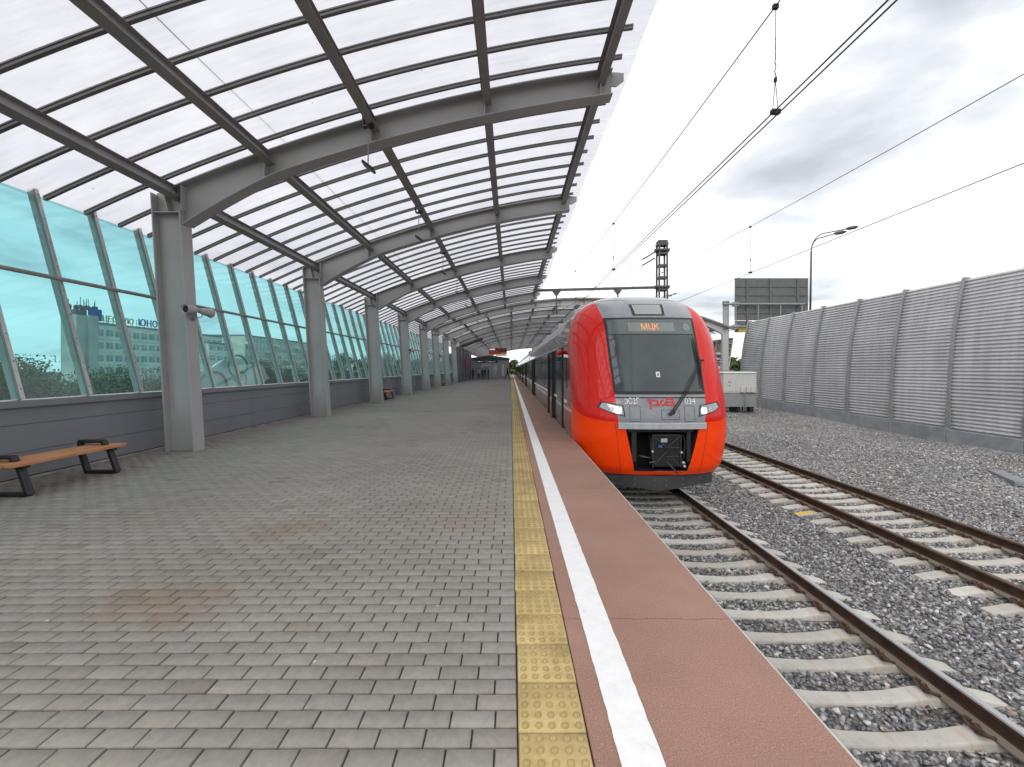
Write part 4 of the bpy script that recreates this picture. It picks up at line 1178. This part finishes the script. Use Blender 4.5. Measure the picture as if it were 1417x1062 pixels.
def overhead(tx, label, double, zc):
    t = thing('overhead_line', label, 'overhead line', (tx,0,0), 'overhead contact lines')
    for dx in ((-.035,.035) if double else (0,)):
        g = MB(); g.tube([(dx,-26,zc),(dx,130,zc)], .008, 6); g.build('contact_wire', 'wire', t)
    zm = lambda y: zc+1.22+1.0*((y-2.0)/27.0)**2
    g = MB(); g.tube([(0,y,zm(y)) for y in np.linspace(-25, 29, 55)]+[(0,y,zc+1.22+1.0*((y-56)/27)**2) for y in np.linspace(30, 83, 40)]+[(0,y,zc+2.2) for y in (84, 130)], .0075, 6); g.build('messenger_wire', 'wire', t)
    for i, y in enumerate((-7, 5.0 if double else 12.95, 12.9 if double else 5.2, 20.5)):
        z1, z0 = zm(y), zc; g = MB()
        mid = z0+.38
        g.tube([(0,y,z1),(0,y,z1-.35)], .004, 5)
        g.tube([(.006*math.sin(k*2.1),y+.006*math.cos(k*1.7),z1-.35-(z1-.35-mid)*k/14) for k in range(15)], .0055, 5)
        for dx in ((-.035,.035) if double else (-.0,.03)): g.tube([(0,y,mid),(dx,y,z0)], .004, 5)
        g.box(-.03,.03,y-.02,y+.02,z1-.03,z1+.02); g.box(-.012,.012,y-.015,y+.015,mid-.02,mid+.03); g.box(-.05,.05,y-.025,y+.025,z0-.01,z0+.04)
        g.build('dropper', 'wire', t)
    return t
overhead(T1, 'pair of contact wires and messenger wire hung above the train', True, 4.53)
overhead(T2, 'single contact wire and messenger hung above the empty track', False, 4.45)

# ------------------------------------------------------------------ far end of the platform
en = thing('stair_enclosure', 'dark stair enclosure at the far end of the column row', 'enclosure', (0,0,0))
g = MB(); g.box(-7.2,-6.2,52.5,68,0,4.3); g.build('wall', 'signback', en)
g = MB()
for y in (53.5,57,60.5,64): g.box(-6.2,-6.1,y-.15,y+.15,0,4.3)
g.build('pilaster', 'panel', en)
g = MB(); xs = np.linspace(-6.6, -3.7, 8); z = roofz(xs); g.band(xs, z-.72, z-.45, 55.6, 57.4); g.build('soffit', 'plow', en)
g = MB(); g.box(-6.15,-6.05,58,60,2.0,2.9); g.build('red_notice', pm('red_notice_paint', (.4,.03,.03), .5), en)
lo = thing('station_lobby', 'dark grey glazed lobby with low gable at the platform end', 'building', (-3.35,69,0))
g = MB(); W = 3.05; g.prism([(-W,0),(W,0),(W,3.2),(.0,3.62),(-W,3.2)], .02, 8); g.build('wall', 'panel', lo)
g = MB(); g.prism([(-W-.1,3.2),(W+.1,3.2),(W+.1,3.32),(0,3.78),(-W-.1,3.32)], -.3, 8.2); g.build('roof', 'plow', lo)
g = MB(); g.box(-2.4,1.3,-.02,.02,.05,2.5); g.build('glazing', 'window', lo)
for x in (-2.4,-1.5,-.55,.35,1.3):
    g = MB(); g.box(x-.05,x+.05,-.06,-.021,.0,2.5); g.build('frame', 'cab_low', lo)
g = MB(); g.box(.4,1.25,-.05,-.021,.1,2.3); d = g.build('door', 'cab_low', lo); g = MB(); g.box(.5,1.15,-.06,-.051,.9,2.2); g.build('pane', 'window', d); g = MB(); g.box(.5,1.15,-.06,-.051,.2,.75); g.build('pane', 'window', d)
for (a, b) in ((-2.1,-.75),(-.3,1.2)):
    g = MB(); g.box(a,b,-.12,-.02,2.55,2.95); s = g.build('sign', 'black', lo)
    g = MB()
    for k in range(5): 
        x = a+.15+k*(b-a-.3)/5; g.box(x,x+(.13 if k < 2 else .06),-.126,-.121,2.70,2.80)
    g.build('sign_marks', 'whiteled', s)
g = MB(); g.box(1.9,2.3,-.05,-.001,.5,2.3); g.build('notice_board', 'cabinet', lo)

ib = thing('information_board', 'red departure board hanging from two rods over the platform', 'display board', (-1.35,45,0))
g = MB(); g.box(-.92,.92,-.1,.1,3.12,3.75); bd = g.build('housing', pm('dark_red_case', (.1,.015,.015), .5), ib, bevel=.02)
g = MB(); g.box(-.85,-.3,-.106,-.101,3.55,3.68); g.build('white_heading', 'whiteled', bd)
g = MB()
for k, (z, l) in enumerate(((3.42,.9),(3.3,1.3),(3.2,.7))): g.box(-.85,-.85+l,-.106,-.101,z-.035,z+.035)
g.build('red_rows', 'redled', bd)
g = MB(); g.box(.35,.85,-.106,-.101,3.17,3.27); g.build('yellow_panel', 'yellow', bd)
g = MB()
for x in (-.88,.88): g.tube([(x,0,3.75),(x,0,float(roofz(x-1.35)))], .025, 6)
g.build('hanging_rod', 'galv', ib)
g = MB(); g.box(-.2,.9,-.04,.04,2.95,3.1); g.build('platform_plate', 'yellow', ib)

# ------------------------------------------------------------------ people
def person(loc, rotz, label, pose, top, legs, h=1.74):
    """one skinned body: joints as a tree of edges with a radius each"""
    t = thing('person', label, 'person', loc, None, rotz)
    s = h/1.74
    st = pose.get('stride', 0); arm = pose.get('arm', 0); fold = pose.get('fold', False)
    J = {'pel': (0,0,.95,.13,.115), 'sp': (0,0,1.15,.135,.11), 'ch': (0,0,1.34,.165,.115), 'nk': (0,.0,1.48,.055,.055), 'hd0': (0,.02,1.58,.075,.085), 'hd': (0,.02,1.68,.075,.09)}
    E = [('pel','sp'),('sp','ch'),('ch','nk'),('nk','hd0'),('hd0','hd')]
    for sd, sx in (('l',-1),('r',1)):
        k = st*sx
        J['hip'+sd] = (sx*.09,0,.88,.095,.095); J['kn'+sd] = (sx*.10,.26*k+.02*abs(k),.49+.02*abs(k),.062,.065); J['an'+sd] = (sx*.10,.42*k if k > 0 else .5*k,.09+(0 if k >= 0 else .06),.042,.045); J['to'+sd] = (sx*.11,(.42*k if k > 0 else .5*k)+.16,.04+(.03 if k > 0 else 0),.035,.03)
        E += [('pel','hip'+sd),('hip'+sd,'kn'+sd),('kn'+sd,'an'+sd),('an'+sd,'to'+sd)]
        a = -arm*sx
        J['sh'+sd] = (sx*.2,0,1.41,.06,.06); J['el'+sd] = (sx*.25,.12*a-.03,1.13,.046,.046)
        if fold and sx > 0: J['wr'+sd] = (sx*.12,.24,1.12,.032,.032); J['ha'+sd] = (sx*.03,.27,1.15,.035,.03); J['fi'+sd] = (-.03,.28,1.17,.022,.02); J['th'+sd] = (sx*.03,.27,1.21,.014,.014)
        else: J['wr'+sd] = (sx*.26,.24*a+.05,.88,.032,.032); J['ha'+sd] = (sx*.26,.26*a+.07,.80,.03,.038); J['fi'+sd] = (sx*.255,.27*a+.08,.72,.02,.025); J['th'+sd] = (sx*.245,.26*a+.12,.78,.013,.013)
        E += [('ch','sh'+sd),('sh'+sd,'el'+sd),('el'+sd,'wr'+sd),('wr'+sd,'ha'+sd),('ha'+sd,'fi'+sd),('ha'+sd,'th'+sd)]
    names = list(J); me = bpy.data.meshes.new('person_body')
    me.from_pydata([(J[n][0]*s,J[n][1]*s,J[n][2]*s) for n in names], [(names.index(a),names.index(b)) for a, b in E], [])
    o = bpy.data.objects.new('person_body', me); COL.objects.link(o)
    md = o.modifiers.new('skin', 'SKIN')
    sk = me.skin_vertices[0].data
    for i, n in enumerate(names): sk[i].radius = (J[n][3]*s, J[n][4]*s); sk[i].use_root = (n == 'pel')
    sub = o.modifiers.new('sub', 'SUBSURF'); sub.levels = 2; sub.render_levels = 2
    dg = bpy.context.evaluated_depsgraph_get(); m2 = bpy.data.meshes.new_from_object(o.evaluated_get(dg))
    bpy.data.objects.remove(o)
    for m in (top, legs, 'skin', 'shoe'): m2.materials.append(M[m])
    for p in m2.polygons:
        z = p.center.z/s; x = abs(p.center.x)/s
        p.use_smooth = True
        hand = (z < .86 and x > .2) or (fold and p.center.y > .2*s and x < .1 and 1.05 < z < 1.3)
        p.material_index = 2 if z > 1.5 or hand else (3 if z < .1 else (1 if z < .92 and x < .2 else 0))
    b = bpy.data.objects.new('body', m2); COL.objects.link(b); b.parent = t
    g = MB(); g.smooth = True   # hair cap
    rings = []
    for u in np.linspace(0.05, 1, 7):
        a = u*math.pi*.55; rings.append([(.098*s*math.sin(a)*math.cos(q), .0*s+.115*s*math.sin(a)*math.sin(q)-.005, (1.655+.115*math.cos(a)-(.05 if math.sin(q) < -.2 else 0)*u)*s) for q in np.linspace(0, 2*math.pi, 13)[:-1]])
    g.loft(rings); g.build('hair', 'hair', t)
    g = MB(); g.smooth = True   # face: nose, eyes, mouth
    g.tube([(0,.10*s,1.63*s),(0,.125*s,1.60*s)], [.008,.014], 6)
    g.build('nose', 'skin', t)
    g = MB(); g.box(-.045*s,-.02*s,.093*s,.104*s,1.635*s,1.647*s); g.box(.02*s,.045*s,.093*s,.104*s,1.635*s,1.647*s); g.box(-.025*s,.025*s,.09*s,.103*s,1.556*s,1.564*s); g.build('eyes_and_mouth', 'hair', t)
    return t
person((-.5,64,0), R(-75), 'person in black walking alone near the white line, mid stride', {'stride': .9, 'arm': .8}, 'cloth_d', 'cloth_d')
person((-4.85,65.2,0), R(170), 'person in a beige jacket and dark trousers, left in the standing group', {'arm': .1}, 'cloth_l', 'cloth_d', 1.72)
person((-4.3,65.8,0), R(200), 'person in dark clothes standing right behind the beige jacket', {'arm': .1, 'fold': True}, 'cloth_b', 'cloth_b', 1.66)
person((-3.85,64.8,0), R(100), 'tall person in black standing in the middle of the group', {'arm': .2}, 'cloth_d', 'cloth_b', 1.84)
person((-3.4,65.0,0), R(-100), 'person in black at the right end of the standing group', {'fold': True}, 'cloth_d', 'cloth_d', 1.8)
person((-5.75,65.5,0), R(-120), 'person in black standing by the dark stair wall, far left', {'arm': 0, 'fold': True}, 'cloth_d', 'cloth_d', 1.7)

# ------------------------------------------------------------------ trees and buildings beyond the glass
def tree(x, y, gz, H, cr, label, leaf='leaf', n=2600, ls=.34, trunk_h=.35, group='trees beyond the platform'):
    t = thing('tree', label, 'tree', (x,y,gz), group)
    g = MB(); g.smooth = True; tp = H*trunk_h
    g.tube([(0,0,0),(.1,0,tp*.6),(0,.1,tp),(.1,.1,H*.8)], [H*.028,H*.02,H*.016,H*.004], 8)
    for k in range(7):
        a = k*2.4+rng.random(); r = cr*.75; g.tube([(0,0,tp*(.8+.1*k/7)),(r*.4*math.cos(a),r*.4*math.sin(a),tp+H*.15),(r*math.cos(a),r*math.sin(a),tp+H*(.2+.3*rng.random()))], [H*.011,H*.007,H*.002], 6)
    g.build('trunk', 'bark', t)
    nc = 90; c = rng.normal(0, 1, (nc, 3)); c /= np.linalg.norm(c, axis=1)[:, None]; c *= (rng.uniform(.15, .92, (nc, 1))**.6)
    hz = H*(1-trunk_h)*.55; c = c*np.array([cr, cr, hz]); c[:, 2] += H*trunk_h+hz*.85
    rad = np.minimum(rng.uniform(.2, .42, nc)*cr, 1.5)
    idx = rng.integers(0, nc, n); p = np.clip(rng.normal(0, .5, (n, 3)), -1, 1); P = c[idx]+p*rad[idx][:, None]
    u = rng.normal(0, 1, (n, 3)); u /= np.linalg.norm(u, axis=1)[:, None]; w = rng.normal(0, 1, (n, 3)); w -= u*(u*w).sum(1)[:, None]; w /= np.linalg.norm(w, axis=1)[:, None]
    s = (ls*rng.uniform(.6, 1.3, n))[:, None]
    V = np.stack([P-u*s, P-w*s*.45, P+u*s, P+w*s*.45], 1).reshape(-1, 3)
    o = big_mesh('crown', V, np.arange(4*n).reshape(n, 4), leaf); o.parent = t
    return t
GZ = -8
TR = [(-34,26,10.6,6.6,'big dark tree at the left end of the glass wall','leaf'),(-32,33,9.2,4.6,'tree seen left of the tall hotel, second from the left','leaf'),
      (-46,41,10.2,5,'broad tree in front of the hotel tower','leaf'),(-46,50,9.4,4.6,'yellowish tree in front of the hotel windows','leaf2'),(-44,55,9.2,4.2,'dark round tree beside the nearest column','leaf'),
      (-46,80,11.4,4.6,'green tree right of the painted wall, behind the second bay','leaf2'),(-45,88,10.4,5,'dark tree behind the second bay, next to the second column','leaf'),
      (-40,100,13.5,5.5,'tree seen through the third glass bay','leaf'),(-38,125,14,6,'tree seen through the fourth glass bay','leaf2'),(-30,135,14,6,'farthest tree seen between the distant columns','leaf')]
for (x, y, H, cr, l, lf) in TR: tree(x, y, GZ, H, cr, l, lf, int(24000*max(1, (cr/4.8)**2)), .14, .16)
def woods(name, x0, x1, y, h, n, label):
    px = rng.uniform(x0, x1, n); top = h*(.72+.28*np.sin(px*.11+y)*np.sin(px*.043)+.1*np.sin(px*.5)); pz = GZ+top*rng.random(n)**.55
    P = np.stack([px, y+rng.uniform(0, 14, n), pz], 1)
    u = rng.normal(0, 1, (n, 3)); u /= np.linalg.norm(u, axis=1)[:, None]; w = rng.normal(0, 1, (n, 3)); w -= u*(u*w).sum(1)[:, None]; w /= np.linalg.norm(w, axis=1)[:, None]; s = (rng.uniform(.5, 1.1, n)*y/150)[:, None]
    V = np.stack([P-u*s, P-w*s*.6, P+u*s, P+w*s*.6], 1).reshape(-1, 3)
    o = big_mesh(name, V, np.arange(4*n).reshape(n, 4), 'leaf'); o['kind'] = 'stuff'; o['label'] = label
woods('far_wood', 45, 120, 125, 15.5, 15000, 'dark wood behind the end of the barrier')
woods('distant_wood', -120, 60, 330, 20, 16000, 'distant treeline beyond the end of the tracks')

def facade_building(x, y0, y1, top, floors, nwin, fh, label, mat, name, win_h=1.5, depth=14, parapet=1.6, balc=0):
    t = thing(name, label, 'building', (x, y0, GZ))
    Ht = top-GZ; Lh = y1-y0
    g = MB(); g.box(-depth,0,0,Lh,0,Ht); g.build('wall', mat, t)
    g = MB(); g.box(-depth-.2,.25,-.2,Lh+.2,Ht,Ht+.35); g.build('roof', 'cab_low', t)
    wl = Lh/nwin; m0 = None
    for f in range(floors):
        z = Ht-parapet-1.3-fh*f
        if z < .6: break
        g = MB(); g.box(.0,.10,.1,Lh-.1,z-.85,z-.15); g.build('spandrel_band', mat, t)
        for k in range(nwin):
            if m0 is None:
                g = MB(); g.box(.0,.05,wl*.12,wl*.88,0,win_h); m0 = g.build('window', 'window', t, (0,0,0))
                g = MB(); g.box(.0,.09,wl*.12-.08,wl*.12,-.08,win_h+.08); g.box(.0,.09,wl*.88,wl*.88+.08,-.08,win_h+.08); g.box(.0,.085,wl*.12,wl*.88,-.08,0); g.box(.0,.085,wl*.12,wl*.88,win_h,win_h+.08); g.box(.05,.08,wl*.5-.05,wl*.5+.05,0,win_h); fr = g.build('window_frame', 'facade', m0)
                w = m0
            else: w = copy_tree(m0)
            w.location = (0.0,k*wl,z)
            if balc and (k*7+f*3) % balc == 0:
                g = MB(); g.box(.0,1.2,k*wl+.1,(k+1)*wl-.1,z-.9,z+.1); g.build('balcony', 'facade', t)
    return t, Ht
h1, Ht = facade_building(-100, 104.2, 150, 12.6, 5, 18, 3.1, 'long pale hotel with window bands and rooftop letters', 'facade', 'hotel_building', 1.55, 5)
g = MB(); g.box(-3,.6,-5.0,-.3,0,Ht+1.5); g.box(.6,1.2,-2.6,-.3,0,Ht+1.6); g.build('stair_tower', 'facade3', h1)
g = MB()
for k in range(16):
    x, y = rng.uniform(-3, 0), rng.uniform(-4.5, 3); g.tube([(x,y,Ht+.5),(x,y,Ht+3.3+rng.random()*2.6)], .07, 5); g.box(x-.15,x+.15,y-.3,y+.3,Ht+3,Ht+4)
g.box(-2.5,-.5,-4,-1.5,Ht+1.5,Ht+2.8)
g.build('antenna_cluster', 'signback', h1)
def roof_letters(txt, y, size, mat, z):
    v, f = text_geo(txt, size); g = MB(); n = len(v)
    g.add([(.0,y+p[0],z+p[1]) for p in v]+[(.2,y+p[0],z+p[1]) for p in v], [tuple(i+n for i in q) for q in f]+[tuple(reversed(q)) for q in f])
    g.k = 1
    for yy in np.arange(y-size*1.7, y+size*1.7, 1.2): g.bar((-.3,yy,Ht+.3),(-.3,yy,z+size*.3),.08,.08)
    g.k = 0
    return g.build('rooftop_letters', [mat, 'signback'], h1)
roof_letters('ЦЕСТУЮ', 6.2, 2.1, 'letters_y', Ht+1.35)
roof_letters('ЮНО', 15.2, 2.6, 'letters_b', Ht+1.4)
g = MB(); g.box(-.2,.2,-1.4,1.6,Ht+.6,Ht+3.4); g.build('blue_sign_box', 'letters_b', h1)
facade_building(-100, 163, 235, 14.2, 5, 16, 3.0, 'long apartment block with balconies seen through the second glass bay', 'facade2', 'apartment_block', 1.5, 14, 1.0, 4)
facade_building(-92, 132, 142, 9.5, 4, 3, 3.0, 'lower pale house left of the apartment block', 'facade', 'apartment_house', 1.4, 12, .8)
g0 = thing('painted_wall', 'pale wall painted with big dark rings, seen through the second glass bay', 'wall', (-44,60.5,GZ))
g = MB(); prof = [(0,0),(13.6,0),(14.4,6),(13.2,10.4),(10.6,11.3),(6,11.0),(3,9.6),(0,9.2)]
g.loft([[(0,y,z) for y, z in prof],[(-.4,y,z) for y, z in prof]]); g.build('wall', 'mural', g0)
for (cy, cz, r, e, w) in ((3.6,7.0,3.0,.75,.22),(9.4,10.1,2.4,.7,.18),(10.3,7.8,1.25,1.1,.16)):
    g = MB(); g.tube([(.02,cy+r*math.cos(a),cz+r*e*math.sin(a)) for a in np.linspace(0, 2*math.pi, 40)], w, 6); g.build('painted_ring', 'panel', g0)

# ------------------------------------------------------------------ camera
cam = bpy.data.cameras.new('camera'); co = bpy.data.objects.new('camera', cam); COL.objects.link(co)
co.location = (0,0,EYE); co.rotation_euler = (R(90),0,0)
cam.sensor_width = 36; cam.lens = 600/1417*36; cam.shift_x = 1.5/1417; cam.shift_y = -20/1417; cam.clip_start = .05; cam.clip_end = 5000
scene.camera = co

# ------------------------------------------------------------------ sky and sun
SUN = Vector((-.45,-.8,.66)).normalized()
el = math.asin(SUN.z); az = math.atan2(SUN.x, SUN.y)
w = bpy.data.worlds.new('World'); scene.world = w; w.use_nodes = True
nt = w.node_tree; nt.nodes.clear()
sky = nt.nodes.new('ShaderNodeTexSky'); sky.sky_type = 'NISHITA'; sky.sun_disc = False; sky.sun_elevation = el; sky.sun_rotation = az
tc = nt.nodes.new('ShaderNodeTexCoord'); sp_ = nt.nodes.new('ShaderNodeSeparateXYZ'); nt.links.new(tc.outputs['Generated'], sp_.inputs[0])
den = mth(nt, 'ADD', mth(nt, 'MAXIMUM', sp_.outputs[2], 0.0), .16)
cb_ = nt.nodes.new('ShaderNodeCombineXYZ')
nt.links.new(mth(nt, 'DIVIDE', sp_.outputs[0], den), cb_.inputs[0]); nt.links.new(mth(nt, 'DIVIDE', sp_.outputs[1], den), cb_.inputs[1])
v = cb_.outputs[0]
def nz(scale, detail, rough, off):
    mp = nt.nodes.new('ShaderNodeMapping'); mp.inputs['Location'].default_value = off; nt.links.new(v, mp.inputs['Vector'])
    return noise(nt, mp.outputs['Vector'], scale, detail, rough, .3)
n1 = nz(1.15, 7, .55, (3.1, 1.7, 0)); n2 = nz(.5, 4, .5, (8.2, 4.4, 0))
f = mth(nt, 'ADD', mth(nt, 'MULTIPLY', n1, .72), mth(nt, 'MULTIPLY', n2, .38))
f = mth(nt, 'ADD', f, mth(nt, 'MULTIPLY', mth(nt, 'SUBTRACT', mth(nt, 'ABSOLUTE', sp_.outputs[0]), .42), .09))
cloud = ramp(nt, f, [(.45, (1.1, 1.1, 1.1)), (.562, (1.0, 1.005, 1.02)), (.63, (.72, .735, .765)), (.71, (.48, .505, .54))])
bg1 = nt.nodes.new('ShaderNodeBackground'); bg1.inputs['Strength'].default_value = 1.0; nt.links.new(cloud, bg1.inputs['Color'])
bg2 = nt.nodes.new('ShaderNodeBackground'); bg2.inputs['Strength'].default_value = .1; nt.links.new(sky.outputs[0], bg2.inputs['Color'])
mx = nt.nodes.new('ShaderNodeMixShader'); mx.inputs[0].default_value = .88
nt.links.new(bg2.outputs[0], mx.inputs[1]); nt.links.new(bg1.outputs[0], mx.inputs[2])
ow = nt.nodes.new('ShaderNodeOutputWorld'); nt.links.new(mx.outputs[0], ow.inputs['Surface'])
su = bpy.data.lights.new('sun', 'SUN'); su.energy = 1.5; su.angle = R(40); su.color = (1, .96, .9)
so = bpy.data.objects.new('sun', su); COL.objects.link(so); so.rotation_euler = SUN.to_track_quat('Z', 'Y').to_euler()

scene.view_settings.view_transform = 'Standard'; scene.view_settings.look = 'None'; scene.view_settings.exposure = .45; scene.view_settings.gamma = 1
scene.cycles.max_bounces = 10; scene.cycles.diffuse_bounces = 4; scene.cycles.transparent_max_bounces = 24
scene.cycles.use_denoising = True
